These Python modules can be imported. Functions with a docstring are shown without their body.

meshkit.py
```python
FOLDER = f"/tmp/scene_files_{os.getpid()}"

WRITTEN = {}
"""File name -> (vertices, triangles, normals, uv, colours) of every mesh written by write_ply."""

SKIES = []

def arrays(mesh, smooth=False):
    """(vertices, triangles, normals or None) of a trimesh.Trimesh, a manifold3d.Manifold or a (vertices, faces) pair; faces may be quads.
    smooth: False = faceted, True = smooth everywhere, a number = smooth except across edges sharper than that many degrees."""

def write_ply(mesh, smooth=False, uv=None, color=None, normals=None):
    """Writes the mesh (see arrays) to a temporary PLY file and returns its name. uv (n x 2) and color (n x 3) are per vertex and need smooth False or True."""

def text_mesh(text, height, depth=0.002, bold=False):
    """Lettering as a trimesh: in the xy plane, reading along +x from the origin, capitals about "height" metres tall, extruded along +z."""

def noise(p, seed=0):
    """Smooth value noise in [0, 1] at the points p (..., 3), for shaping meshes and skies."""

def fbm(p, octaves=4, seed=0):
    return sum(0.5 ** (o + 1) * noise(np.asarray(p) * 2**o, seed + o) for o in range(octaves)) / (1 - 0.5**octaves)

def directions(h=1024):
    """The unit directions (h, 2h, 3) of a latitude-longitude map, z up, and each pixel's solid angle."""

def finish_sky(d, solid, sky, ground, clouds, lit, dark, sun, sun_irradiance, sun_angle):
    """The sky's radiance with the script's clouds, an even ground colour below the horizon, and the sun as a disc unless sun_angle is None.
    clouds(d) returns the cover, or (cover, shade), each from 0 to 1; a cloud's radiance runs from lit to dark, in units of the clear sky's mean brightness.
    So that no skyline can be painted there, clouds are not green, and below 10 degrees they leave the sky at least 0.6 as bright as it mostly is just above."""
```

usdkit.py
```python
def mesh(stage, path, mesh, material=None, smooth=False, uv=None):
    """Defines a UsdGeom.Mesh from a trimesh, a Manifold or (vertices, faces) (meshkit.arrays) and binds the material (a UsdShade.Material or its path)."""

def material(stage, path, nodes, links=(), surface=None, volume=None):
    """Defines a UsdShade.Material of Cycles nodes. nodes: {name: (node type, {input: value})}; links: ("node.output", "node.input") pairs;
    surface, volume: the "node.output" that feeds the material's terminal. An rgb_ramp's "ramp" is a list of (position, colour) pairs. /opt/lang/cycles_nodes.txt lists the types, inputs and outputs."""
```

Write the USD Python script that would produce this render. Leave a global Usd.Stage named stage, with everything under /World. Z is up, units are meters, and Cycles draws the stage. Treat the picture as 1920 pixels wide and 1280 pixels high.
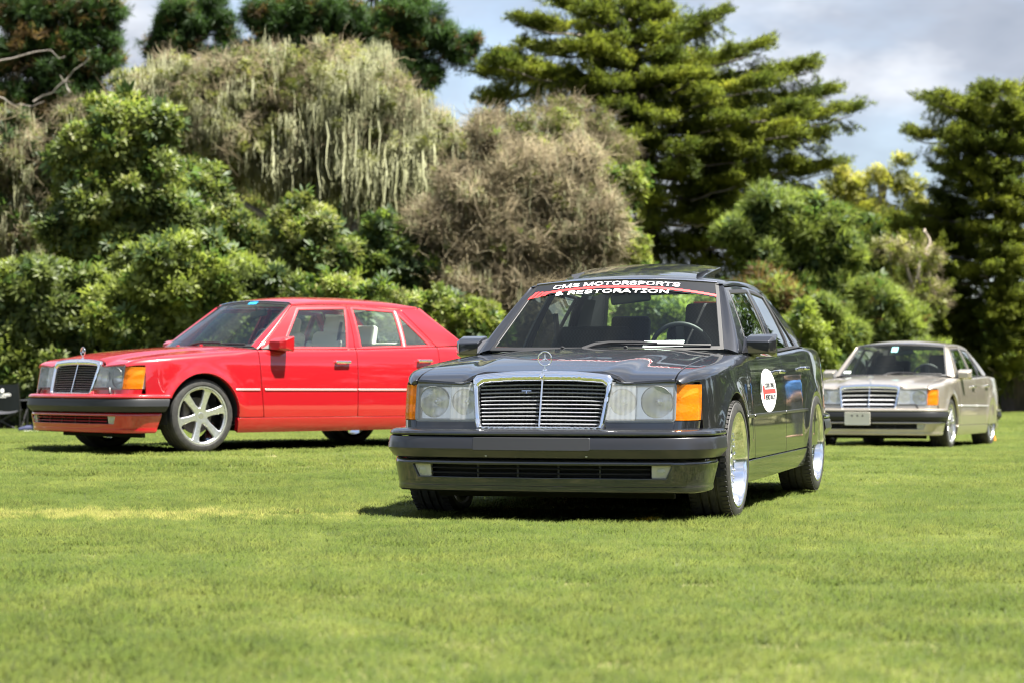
import math, random
import numpy as np, trimesh, manifold3d as m3, shapely
from shapely import Polygon, Point, box as sbox, affinity
from scipy.spatial import Delaunay
from scipy.interpolate import PchipInterpolator
from pxr import Usd, UsdGeom, UsdLux, UsdShade, Gf, Sdf, Vt
import usdkit, meshkit

stage = Usd.Stage.CreateInMemory()
UsdGeom.SetStageUpAxis(stage, "Z"); UsdGeom.SetStageMetersPerUnit(stage, 1.0)
UsdGeom.Xform.Define(stage, "/World"); UsdGeom.Scope.Define(stage, "/World/Looks")

# ------------------------------------------------------------------ camera, sky, sun, exposure
CAM_H, PITCH, FPX = 0.7116, 1.21635, 4000.126          # focal length in pixels of a 1920 px wide picture
cam = UsdGeom.Camera.Define(stage, "/World/camera")
cam.AddTranslateOp().Set(Gf.Vec3d(0, 0, CAM_H)); cam.AddRotateXOp().Set(90 + PITCH)
cam.CreateHorizontalApertureAttr(36.0); cam.CreateFocalLengthAttr(36.0 * FPX / 1920)
cam.CreateFStopAttr(3.4); cam.CreateFocusDistanceAttr(11.9)
cam.CreateExposureAttr(2.2)
SUN_EL = math.radians(67); SUN_AZ = math.atan2(1.0, -0.38)   # atan2(x, y) of the direction towards the sun
sun_dir = np.array([math.sin(SUN_AZ) * math.cos(SUN_EL), math.cos(SUN_AZ) * math.cos(SUN_EL), math.sin(SUN_EL)])
sun = UsdLux.DistantLight.Define(stage, "/World/sun")
sun.CreateIntensityAttr(1.25); sun.CreateAngleAttr(0.55); sun.CreateColorAttr(Gf.Vec3f(1.0, 0.95, 0.86)); sun.CreateNormalizeAttr(True)
q = Gf.Rotation(Gf.Vec3d(0, 0, 1), Gf.Vec3d(*map(float, sun_dir)))
sun.AddTransformOp().Set(Gf.Matrix4d().SetRotate(q))
dome = UsdLux.DomeLight.Define(stage, "/World/sky")
dome.GetPrim().SetCustomDataByKey("kind", "structure")
sky_m = usdkit.material(stage, "/World/Looks/sky_look", {
    "sky": ("sky_texture", {"sky_type": "single_scattering", "sun_disc": False, "sun_elevation": SUN_EL, "sun_rotation": SUN_AZ, "altitude": 50.0, "air_density": 1.0, "aerosol_density": 1.0, "ozone_density": 1.0}),
    "tc": ("texture_coordinate", {}),
    "mp": ("mapping", {"scale": (1.0, 1.0, 2.6), "location": (1.9, 0.35, 0.1)}),
    "n": ("noise_texture", {"scale": 3.1, "detail": 7.0, "roughness": 0.52, "distortion": 0.25}),
    "cov": ("rgb_ramp", {"ramp": [(0.36, (0.12,) * 3), (0.46, (0.6,) * 3), (0.56, (0.97,) * 3)]}),
    "mp2": ("mapping", {"scale": (1.0, 1.0, 2.2), "location": (4.2, 1.1, 0.7)}),
    "n2": ("noise_texture", {"scale": 4.6, "detail": 6.0, "roughness": 0.55}),
    "shade": ("rgb_ramp", {"ramp": [(0.33, (1.30, 1.48, 1.86)), (0.50, (1.95, 2.12, 2.48)), (0.62, (3.6, 3.7, 3.9))]}),
    "mix": ("mix_color", {}),
    "bg": ("background_shader", {"strength": 0.062})},
    [("tc.generated", "mp.vector"), ("mp.vector", "n.vector"), ("n.fac", "cov.fac"), ("tc.generated", "mp2.vector"), ("mp2.vector", "n2.vector"), ("n2.fac", "shade.fac"),
     ("cov.color", "mix.fac"), ("sky.color", "mix.a"), ("shade.color", "mix.b"), ("mix.result", "bg.color")], surface="bg.background")
UsdShade.MaterialBindingAPI.Apply(dome.GetPrim()).Bind(sky_m)

# ------------------------------------------------------------------ helpers: geometry is (vertices, triangles, normals)
LOOKS = {}
def look(name, nodes, links, surface, **kw):
    LOOKS[name] = usdkit.material(stage, "/World/Looks/" + name, nodes, links, surface=surface, **kw); return name
def plain(name, color, rough=0.5, metal=0.0, **kw):
    return look(name, {"p": ("principled_bsdf", {"base_color": color, "roughness": rough, "metallic": metal, **kw})}, [], "p.BSDF")

def G(mesh, smooth=35): v, f, n = meshkit.arrays(mesh, smooth); return (v, f, n) if n is not None else faceted(v, f)
def faceted(v, f):
    v2 = v[f].reshape(-1, 3); f2 = np.arange(len(v2)).reshape(-1, 3)
    n = np.cross(v2[1::3] - v2[0::3], v2[2::3] - v2[0::3]); n /= np.linalg.norm(n, axis=1, keepdims=True) + 1e-20
    return v2, f2, np.repeat(n, 3, 0)
def cat(gs):
    vs, fs, ns, k = [], [], [], 0
    for v, f, n in gs:
        vs.append(v); fs.append(np.asarray(f) + k); ns.append(n); k += len(v)
    return np.vstack(vs), np.vstack(fs), np.vstack(ns)
def mir(g): return g[0] * [1, -1, 1], g[1][:, ::-1], g[2] * [1, -1, 1]
def side(g, s): return g if s > 0 else mir(g)
def xf(g, M):
    M = np.asarray(M, float); R = M[:3, :3]; v = g[0] @ R.T + M[:3, 3]; n = g[2] @ np.linalg.inv(R); n /= np.linalg.norm(n, axis=1, keepdims=True) + 1e-20
    return v, (g[1] if np.linalg.det(R) > 0 else g[1][:, ::-1]), n
def T(x=0, y=0, z=0): M = np.eye(4); M[:3, 3] = x, y, z; return M
def Rax(deg, ax): return trimesh.transformations.rotation_matrix(math.radians(deg), ax)
def S(a, b=None, c=None): return np.diag([a, a if b is None else b, a if c is None else c, 1.0])
def boxg(dx, dy, dz, M=None, r=0.0):
    if r > 0:
        s = m3.Manifold.sphere(r, 12); o = [(sx * (dx / 2 - r), sy * (dy / 2 - r), sz * (dz / 2 - r)) for sx in (-1, 1) for sy in (-1, 1) for sz in (-1, 1)]
        g = G(m3.Manifold.batch_hull([s.translate(p) for p in o]), 40)
    else: g = G(trimesh.creation.box([dx, dy, dz]), False)
    return xf(g, M) if M is not None else g
def rings(P, wrap=True, smooth=True, flip=False, shade=30):
    """grid P[i,j,3] -> surface; wrap closes in j"""
    P = np.asarray(P, float); a, b = P.shape[:2]
    i, j = np.meshgrid(np.arange(a - 1), np.arange(b if wrap else b - 1), indexing="ij")
    j2 = (j + 1) % b; q = np.stack([i * b + j, i * b + j2, (i + 1) * b + j2, (i + 1) * b + j], -1).reshape(-1, 4)
    f = np.vstack([q[:, [0, 1, 2]], q[:, [0, 2, 3]]])
    if flip: f = f[:, ::-1]
    return G((P.reshape(-1, 3), f), shade if smooth else False)
def revolve(prof, n=48, shade=30, a0=0, a1=360):
    """profile of (radius, y) about the y axis"""
    prof = np.asarray(prof, float); full = a1 - a0 >= 360
    t = np.radians(np.linspace(a0, a1, n, endpoint=not full))
    P = np.stack([prof[:, 0, None] * np.cos(t), np.repeat(prof[:, 1, None], len(t), 1), prof[:, 0, None] * np.sin(t)], -1)
    return rings(P, wrap=full, shade=shade)
def tube(pts, r, n=6, caps=True):
    p = np.asarray(pts, float); r = np.broadcast_to(r, len(p)); t = np.gradient(p, axis=0); t /= np.linalg.norm(t, axis=1, keepdims=True) + 1e-12
    up = np.array([0, 0, 1.0]) if abs(t[0, 2]) < .9 else np.array([1.0, 0, 0]); P = []
    a = np.cross(t[0], up)
    for k in range(len(p)):
        a = a - t[k] * (a @ t[k]); a /= np.linalg.norm(a) + 1e-12; b = np.cross(t[k], a)
        ang = np.arange(n) * 2 * np.pi / n
        P.append(p[k] + r[k] * (np.cos(ang)[:, None] * a + np.sin(ang)[:, None] * b))
    P = np.array(P)
    if caps: P = np.concatenate([np.repeat(p[:1], n, 0)[None], P, np.repeat(p[-1:], n, 0)[None]])
    return rings(P, True, shade=50)
def densify(c, step):
    out = []
    c = np.asarray(c)
    for a, b in zip(c[:-1], c[1:]):
        k = max(1, int(math.ceil(np.linalg.norm(b - a) / step))); out += [a + (b - a) * i / k for i in range(k)]
    return np.array(out)
def tri2d(poly, step, extra=None):
    """points, triangles, list of boundary index loops (outer counterclockwise)"""
    poly = shapely.geometry.polygon.orient(poly); loops, pts, k = [], [], 0
    for ring in [poly.exterior] + list(poly.interiors):
        d = densify(np.array(ring.coords), step); loops.append(np.arange(k, k + len(d))); pts.append(d); k += len(d)
    x0, y0, x1, y1 = poly.bounds
    gx, gy = np.meshgrid(np.arange(x0 + step / 2, x1, step), np.arange(y0 + step / 2, y1, step)); g = np.stack([gx.ravel(), gy.ravel()], 1)
    if len(g): g = g[shapely.contains_xy(poly.buffer(-step * .45), g[:, 0], g[:, 1])]; pts.append(g)
    if extra is not None: pts.append(np.asarray(extra))
    p = np.vstack(pts); t = Delaunay(p + 1e-7 * np.sin(np.arange(len(p))[:, None] * [12.9, 78.2])).simplices; c = p[t].mean(1)
    t = t[shapely.contains_xy(poly, c[:, 0], c[:, 1])]
    a, b, cc = p[t[:, 0]], p[t[:, 1]], p[t[:, 2]]; ar = (b[:, 0] - a[:, 0]) * (cc[:, 1] - a[:, 1]) - (b[:, 1] - a[:, 1]) * (cc[:, 0] - a[:, 0])
    t = t[np.abs(ar) > 1e-10]; ar = ar[np.abs(ar) > 1e-10]; t = np.where(ar[:, None] < 0, t[:, ::-1], t)
    return p, t, loops
def snormal(fn, u, v, sign, e=2e-3):
    n = np.cross(fn(u + e, v) - fn(u - e, v), fn(u, v + e) - fn(u, v - e)) * sign
    return n / (np.linalg.norm(n, axis=1, keepdims=True) + 1e-20)
def panel(poly, fn, sign, step=0.03, gap=0.0065, depth=0.016, lift=0.0):
    """a sheet over the 2-D polygon on the surface fn(u, v), with a rounded edge and a flange turned inwards; sign +1 where dS/du x dS/dv points outwards"""
    out = []
    pg = poly.buffer(-gap, join_style=1, quad_segs=4) if gap else poly
    for pp in getattr(pg, "geoms", [pg]):
        if pp.area < 1e-5: continue
        p, t, loops = tri2d(pp, step); V = fn(p[:, 0], p[:, 1]); N = snormal(fn, p[:, 0], p[:, 1], sign); V = V + N * lift
        if sign < 0: t = t[:, ::-1]
        out.append((V, t, N))
        if depth:
            for L in loops:
                P, n = V[L], N[L]; tg = np.roll(P, -1, 0) - np.roll(P, 1, 0); o = np.cross(tg, n) * sign; o /= np.linalg.norm(o, axis=1, keepdims=True) + 1e-20
                R = np.stack([P, P + o * .003 - n * .0012, P + o * .004 - n * .005, P + o * .004 - n * depth]); NN = np.stack([n, n * .7 + o * .7, o, o])
                m = len(L); i, j = np.meshgrid(np.arange(3), np.arange(m), indexing="ij"); j2 = (j + 1) % m
                qd = np.stack([i * m + j, (i + 1) * m + j, (i + 1) * m + j2, i * m + j2], -1).reshape(-1, 4); ff = np.vstack([qd[:, [0, 1, 2]], qd[:, [0, 2, 3]]])
                if sign < 0: ff = ff[:, ::-1]
                out.append((R.reshape(-1, 3), ff, NN.reshape(-1, 3)))
    return cat(out)
def pillow(poly, depth, bevel, step=0.05, nb=2, back=False):
    """a plate in the xy plane, rounded towards +z"""
    out = []
    for pp in getattr(poly, "geoms", [poly]):
        pp = shapely.geometry.polygon.orient(pp); ex = []
        hs = {}
        ringpts = []
        for k in range(1, nb + 1):
            a = k / nb * math.pi / 2; ins = pp.buffer(-bevel * (1 - math.cos(a)), quad_segs=3); h = depth - bevel + bevel * math.sin(a)
            for g in getattr(ins, "geoms", [ins]):
                if g.is_empty: continue
                for r in [g.exterior] + list(g.interiors):
                    d = densify(np.array(r.coords), step); ringpts.append((d, h))
        ex = np.vstack([d for d, h in ringpts]) if ringpts else None
        p, t, loops = tri2d(pp, step, ex); nb_pts = sum(len(L) for L in loops)
        z = np.full(len(p), depth)
        z[:nb_pts] = depth - bevel
        if ex is not None: z[len(p) - len(ex):] = np.concatenate([np.full(len(d), h) for d, h in ringpts])
        # drop grid points lying within the bevel zone
        V = np.column_stack([p, z]); ins = pp.buffer(-bevel * .98)
        mid = np.arange(nb_pts, len(p) - (0 if ex is None else len(ex))); bad = mid[~shapely.contains_xy(ins, p[mid, 0], p[mid, 1])]
        if len(bad):
            d = shapely.distance(shapely.points(p[bad]), pp.boundary); x = np.clip(1 - d / bevel, 0, 1); V[bad, 2] = depth - bevel + bevel * np.sqrt(np.maximum(0, 1 - x * x))
        tris = [t]; vs = [V]; k = len(V)
        for L in loops:
            lo = V[L].copy(); lo[:, 2] = 0; m = len(L); vs.append(lo); j = np.arange(m); j2 = (j + 1) % m
            tris.append(np.column_stack([L[j], k + j, k + j2])); tris.append(np.column_stack([L[j], k + j2, L[j2]])); k += m
        if back:
            b = V.copy(); b[:, 2] = 0; vs.append(b); tris.append(t[:, ::-1] + k); k += len(b)
        out.append(G((np.vstack(vs), np.vstack(tris)), 40))
    return cat(out)
def rpoly(pts, r):
    return Polygon(pts).buffer(-r, join_style=2).buffer(r, quad_segs=5)
def bez(P0, P1, P2, P3, n):
    t = np.linspace(0, 1, n)[:, None, None]; return ((1 - t) ** 3) * P0 + 3 * t * (1 - t) ** 2 * P1 + 3 * t * t * (1 - t) * P2 + t ** 3 * P3

def emit(path, g, mat):
    v, f, n = g
    m = UsdGeom.Mesh.Define(stage, path)
    m.CreatePointsAttr(Vt.Vec3fArray.FromNumpy(np.ascontiguousarray(v, np.float32))); m.CreateFaceVertexCountsAttr(Vt.IntArray.FromNumpy(np.full(len(f), 3, np.int32)))
    m.CreateFaceVertexIndicesAttr(Vt.IntArray.FromNumpy(np.ascontiguousarray(f, np.int32).ravel())); m.CreateSubdivisionSchemeAttr("none")
    m.CreateNormalsAttr(Vt.Vec3fArray.FromNumpy(np.ascontiguousarray(n, np.float32))); m.SetNormalsInterpolation("vertex")
    UsdShade.MaterialBindingAPI.Apply(m.GetPrim()).Bind(LOOKS[mat]); return m.GetPrim()
USED = {}
def uniq(parent, name):
    k = USED.get((parent, name), 0); USED[(parent, name)] = k + 1; return f"{parent}/{name}" if k == 0 else f"{parent}/{name}_{k:03d}"
def tag(p, label=None, category=None, group=None, kind=None):
    for k, val in (("label", label), ("category", category), ("group", group), ("kind", kind)):
        if val: p.SetCustomDataByKey(k, val)
    return p
def thing(name, label, category, M=None, group=None):
    path = uniq("/World", name); x = UsdGeom.Xform.Define(stage, path)
    if M is not None: x.AddTransformOp().Set(Gf.Matrix4d(*np.asarray(M, float).T.ravel().tolist()))
    tag(x.GetPrim(), label, category, group); return path
def part(parent, name, g, mat, label=None, kind=None):
    path = uniq(parent, name); p = emit(path, g if not isinstance(g, list) else cat(g), mat); tag(p, label, kind=kind); return path
# ------------------------------------------------------------------ materials of the cars
def car_paint(name, base, metal, rough, flake=0.0, spec=0.5):
    look(name, {"tc": ("texture_coordinate", {}), "n": ("noise_texture", {"scale": 900.0, "detail": 1.0}), "r": ("rgb_ramp", {"ramp": [(0.35, tuple(c * (1 - flake) for c in base)), (0.65, tuple(min(1, c * (1 + flake)) for c in base))]}),
                "d": ("noise_texture", {"scale": 7.0, "detail": 5.0, "roughness": 0.7}), "dr": ("map_range", {"from_min": 0.35, "from_max": 0.75, "to_min": 0.015, "to_max": 0.05}),
                "p": ("principled_bsdf", {"metallic": metal, "roughness": rough, "coat_weight": 1.0, "coat_ior": 1.7, "specular_ior_level": .25})},
         [("tc.object", "n.vector"), ("n.fac", "r.fac"), ("r.color", "p.base_color"), ("tc.object", "d.vector"), ("d.fac", "dr.value"), ("dr.result", "p.coat_roughness")], "p.BSDF")
car_paint("paint_black_pearl", (.0165, .0175, .0215), .5, .32, .35)
car_paint("paint_red", (.31, .004, .009), .0, .35)
car_paint("paint_champagne", (.43, .385, .325), .7, .34, .2)
plain("strip_gunmetal", (.030, .030, .034), .30, .5, coat_weight=.6, coat_roughness=.2)
plain("strip_black", (.014, .015, .017), .48, specular_ior_level=.35)
plain("holder_grey", (.050, .050, .053), .38, .4)
plain("chrome", (.90, .90, .92), .06, 1.0)
plain("chrome_satin", (.85, .85, .90), .25, .7)
plain("polished_metal", (.86, .86, .88), .13, 1.0)
plain("rim_silver", (.70, .70, .72), .24, .95)
look("rim_machined", {"tc": ("texture_coordinate", {}), "w": ("noise_texture", {"scale": 40.0, "detail": 3.0}), "m": ("map_range", {"to_min": .24, "to_max": .36}), "p": ("principled_bsdf", {"base_color": (.66, .67, .66), "metallic": .9})}, [("tc.object", "w.vector"), ("w.fac", "m.value"), ("m.result", "p.roughness")], "p.BSDF")
plain("dark_metal", (.10, .09, .085), .45, .7)
plain("steel", (.35, .35, .36), .35, .9)
look("tyre_rubber", {"tc": ("texture_coordinate", {}), "n": ("noise_texture", {"scale": 24.0, "detail": 6.0, "roughness": .7}), "r": ("rgb_ramp", {"ramp": [(.4, (.017, .017, .018)), (.72, (.045, .043, .038))]}), "b": ("bump", {"strength": .25, "distance": .003}),
                     "p": ("principled_bsdf", {"roughness": .62})}, [("tc.object", "n.vector"), ("n.fac", "r.fac"), ("r.color", "p.base_color"), ("n.fac", "b.height"), ("b.normal", "p.normal")], "p.BSDF")
plain("black_rubber", (.015, .015, .016), .5)
plain("black_plastic", (.022, .022, .024), .42)
plain("black_matt", (.010, .010, .011), .8)
plain("seal_body_red", (.42, .02, .03), .4)
plain("slat_grey", (.42, .43, .46), .38, .3)
plain("slat_dark", (.03, .03, .035), .4)
plain("dash_plastic", (.018, .019, .021), .55)
plain("mirror_back", (.012, .022, .024), .35)
plain("mirror_base_grey", (.16, .165, .16), .5)
look("cloth_black", {"tc": ("texture_coordinate", {}), "v": ("checker_texture", {"scale": 90.0, "color1": (.016, .017, .020), "color2": (.026, .027, .031)}), "p": ("principled_bsdf", {"roughness": .9})}, [("tc.object", "v.vector"), ("v.color", "p.base_color")], "p.BSDF")
plain("leather_cream", (.62, .61, .54), .5)
plain("lining_black", (.020, .021, .023), .8)
plain("lining_cream", (.58, .58, .53), .7)
plain("paper_white", (.8, .8, .8), .6)
plain("plate_beige", (.62, .59, .52), .4)
plain("tail_red", (.30, .008, .01), .15)
plain("banner_black", (.012, .013, .015), .25)
plain("banner_red", (.80, .045, .045), .45)
plain("banner_white", (.68, .68, .69), .45)
plain("banner_ink", (.03, .03, .035), .5)
plain("sticker_blue", (.02, .30, .62), .4); plain("sticker_teal", (.25, .62, .62), .4); plain("sticker_pale", (.65, .72, .70), .4)
plain("trim_red", (.60, .30, .30), .3, .2)
def pane(name, tint, ior=1.5, surf=1.85):
    nodes = {"t": ("transparent_bsdf", {"color": tint}), "g": ("glossy_bsdf", {"color": (.95, 1, .98), "roughness": .012}), "ge": ("geometry", {}), "io": ("mix_float", {"a": ior, "b": 1 / ior}), "f": ("fresnel", {}), "a": ("math", {"math_type": "multiply", "value2": surf, "use_clamp": True}), "m": ("mix_closure", {})}
    look(name, nodes, [("ge.backfacing", "io.fac"), ("io.result", "f.IOR"), ("f.fac", "a.value1"), ("a.value", "m.fac"), ("t.BSDF", "m.closure1"), ("g.BSDF", "m.closure2")], "m.closure")
pane("window_glass", (.78, .86, .82), 1.6, 2.1)
pane("windscreen_glass", (.84, .93, .89), 1.45, .8)
pane("lamp_glass_clear", (.9, .92, .9), 1.5)
def lens(name, scale, strength, milk, tint, axis):
    look(name, {"tc": ("texture_coordinate", {}), "mp": ("mapping", {"scale": axis}), "w": ("wave_texture", {"wave_type": "bands", "bands_direction": "y", "scale": scale, "distortion": .6}), "b": ("bump", {"strength": strength, "distance": .004}),
                "t": ("transparent_bsdf", {"color": tint}), "g": ("glossy_bsdf", {"roughness": .06}), "d": ("diffuse_bsdf", {"color": (.78, .79, .77)}), "f": ("fresnel", {"IOR": 1.5}), "m1": ("mix_closure", {"fac": milk}), "m2": ("mix_closure", {})},
         [("tc.object", "mp.vector"), ("mp.vector", "w.vector"), ("w.fac", "b.height"), ("b.normal", "g.normal"), ("b.normal", "f.normal"), ("b.normal", "d.normal"), ("t.BSDF", "m1.closure1"), ("d.BSDF", "m1.closure2"), ("f.fac", "m2.fac"), ("m1.closure", "m2.closure1"), ("g.BSDF", "m2.closure2")], "m2.closure")
lens("lens_ribbed", 9.0, .22, .10, (.92, .93, .92), (1, 1, .0))
lens("lens_frosted", 12.0, .25, .26, (.92, .93, .92), (1, 1, .0))
plain("lamp_housing", (.86, .86, .84), .24, .75)
plain("fog_housing", (.40, .39, .33), .3, .2)
plain("lamp_mirror", (.88, .88, .88), .20, .72)
plain("lamp_frame", (.24, .25, .26), .35, .4)
look("amber_lens", {"tc": ("texture_coordinate", {}), "w": ("voronoi_texture", {"scale": 70.0}), "w2": ("wave_texture", {"wave_type": "bands", "bands_direction": "z", "scale": 4.0}), "ad": ("math", {"math_type": "multiply_add", "value2": .5}), "b": ("bump", {"strength": .5, "distance": .005}), "t": ("transparent_bsdf", {"color": (.98, .50, .06)}), "d": ("principled_bsdf", {"base_color": (.78, .22, .010), "roughness": .14}), "m": ("mix_closure", {"fac": .46})},
     [("tc.object", "w.vector"), ("tc.object", "w2.vector"), ("w.distance", "ad.value1"), ("w2.fac", "ad.value3"), ("ad.value", "b.height"), ("b.normal", "d.normal"), ("t.BSDF", "m.closure1"), ("d.BSDF", "m.closure2")], "m.closure")
# ------------------------------------------------------------------ saloon car: surfaces in car space (x forward from the front axle, y left, z up)
def pch(*xy):
    xy = sorted(xy); xs, ys = zip(*xy); f = PchipInterpolator(xs, ys); return lambda x: f(np.clip(x, xs[0], xs[-1]))
RW, ARCH, WB = 0.318, 0.362, -2.8
zb = pch((.76, .712), (.72, .735), (.68, .758), (.62, .783), (.5, .808), (.3, .834), (0, .861), (-.3, .884), (-.58, .899), (-1, .903), (-1.65, .913), (-2.19, .932), (-2.6, .946), (-3.1, .958), (-3.5, .958), (-3.78, .948), (-3.9, .93))
Wm = pch((.74, .715), (.70, .742), (.66, .768), (.58, .806), (.5, .836), (.4, .862), (.3, .876), (0, .888), (-.4, .882), (-.6, .878), (-1.65, .882), (-2.3, .884), (-2.8, .892), (-3.2, .874), (-3.6, .838), (-3.8, .80), (-3.9, .77))
prof = pch((.15, -.034), (.20, -.014), (.29, 0), (.40, .003), (.545, 0), (.65, -.005), (.75, -.014), (.83, -.027), (.90, -.043), (.97, -.06))
rs = pch((.7, .03), (.5, .05), (-.3, .055), (-.6, .03), (-2.6, .03), (-3.1, .05), (-3.9, .05))
rt = pch((.7, .035), (.6, .045), (.3, .085), (-.3, .085), (-.62, .034), (-2.6, .034), (-3.1, .075), (-3.9, .07))
ccr = pch((.8, .0), (.6, .006), (.3, .018), (0, .028), (-.5, .034))
bumpf = pch((.8, .062), (.72, .055), (.68, .040), (.6, .026), (.3, .020), (-.1, .012), (-.5, .004))
ycr = pch((.75, .40), (-.5, .56))
def sst(t): t = np.clip(t, 0, 1); return t * t * (3 - 2 * t)
def yside(x, z):
    y = Wm(x) + prof(z)
    for cx in (0.0, WB):
        r = np.hypot(x - cx, z - .318); y = y + .016 * np.exp(-((r - .355) / .06) ** 2) * sst((z - .25) / .2)
    return y
def Ztop(x, y):
    a = np.abs(y); f = zb(x) + ccr(x) * (1 - (a / .72) ** 2) + bumpf(x) * sst((ycr(x) + .05 - a) / .15)
    return np.where(x > -1, f, zb(x) + .016 * (1 - (a / .72) ** 2))
LF = .10
def sec(x, t):
    x, t = np.broadcast_arrays(np.asarray(x, float), np.asarray(t, float)); z0 = zb(x) - rs(x); ya = yside(x, z0); yc = ya - rt(x); zc = Ztop(x, yc)
    s = np.clip((t - z0) / LF, 0, 1); k = .55
    dya = (yside(x, z0) - yside(x, z0 - .01)) / .01; dzc = (Ztop(x, yc + .004) - Ztop(x, yc - .004)) / .008
    h = zc - z0
    P = [(ya, z0), (ya + dya * h * k, z0 + h * k), (yc + rt(x) * k, zc + dzc * rt(x) * k), (yc, zc)]
    w = [(1 - s) ** 3, 3 * s * (1 - s) ** 2, 3 * s * s * (1 - s), s ** 3]
    y = sum(a * p[0] for a, p in zip(w, P)); z = sum(a * p[1] for a, p in zip(w, P))
    lo, hi = t < z0, t > z0 + LF; y = np.where(lo, yside(x, t), y); z = np.where(lo, t, z)
    yh = yc - (t - z0 - LF); y = np.where(hi, yh, y); z = np.where(hi, Ztop(x, yh), z)
    return np.stack([x, y, z], -1)
def tgap(x, y): z0 = zb(x) - rs(x); return z0 + LF + (yside(x, z0) - rt(x) - y)
def Fsec(u, v): return sec(u, v)
def Ftop(u, v): return np.stack([u, v, Ztop(u, v)], -1)
# greenhouse
yb_ = pch((-.5, .755), (-.63, .785), (-1, .80), (-1.65, .806), (-2.3, .802), (-2.8, .785), (-3.2, .745))
yt_ = pch((-.5, .565), (-1.0, .595), (-1.3, .618), (-1.65, .630), (-2.2, .618), (-2.7, .575), (-3.2, .53))
def Ys(x, z):
    s = (z - zb(x)) / (1.30 - zb(x)); return yb_(x) + (yt_(x) - yb_(x)) * s + .05 * s * (1 - s)
def Fgh(u, v): return np.stack([u, Ys(u, v), v], -1)
ye = lambda z: .70 + (z - .935) / (1.32 - .935) * (.567 - .70)
def Xw(y, z): return -.626 - 1.33 * (z - .935) + .115 * (1 - (y / ye(z)) ** 2)
def Fw(u, v): return np.stack([Xw(u, v), u, v], -1)
yeb = lambda z: .655 + (z - .985) / (1.32 - .985) * (.52 - .655)
def Xb(y, z): return -3.10 + 1.27 * (z - .985) - .075 * (1 - (y / yeb(z)) ** 2)
def Fb(u, v): return np.stack([Xb(u, v), u, v], -1)
zrc = pch((-1.02, 1.338), (-1.1, 1.357), (-1.25, 1.381), (-1.5, 1.399), (-1.9, 1.405), (-2.3, 1.394), (-2.55, 1.373), (-2.72, 1.340), (-2.8, 1.318))
def Zr(x, y): return zrc(x) - .048 * (np.abs(y) / .56) ** 2.2
def Froof(u, v): return np.stack([u, v, Zr(u, v)], -1)
def xface(y, z): return .765 - .055 * (np.abs(y) / .7) ** 2 - .17 * (z - .54)
def Fface(u, v): return np.stack([xface(u, v), u, v], -1)

class Path:
    def __init__(s, half):
        h = np.array(half); p = np.vstack([h[:0:-1] * [1, -1], h]); d = np.concatenate([[0], np.cumsum(np.linalg.norm(np.diff(p, axis=0), axis=1))]); d -= d[-1] / 2
        from scipy.interpolate import CubicSpline
        s.L = d[-1]; s.c = CubicSpline(d, p); s.d = s.c.derivative()
    def at(s, u): return s.c(u)
    def nrm(s, u): t = s.d(u); t = t / np.linalg.norm(t, axis=-1, keepdims=True); return np.stack([t[..., 1], -t[..., 0]], -1)
    def s_of_y(s, y): u = np.linspace(-s.L, s.L, 2001); return float(u[np.argmin(np.abs(s.at(u)[:, 1] - y) + 0 * u)])
FB = Path([(.865, 0), (.862, .2), (.851, .4), (.829, .58), (.800, .70), (.752, .79), (.69, .85), (.61, .884), (.5, .898), (.42, .902), (.345, .903)])
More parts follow.
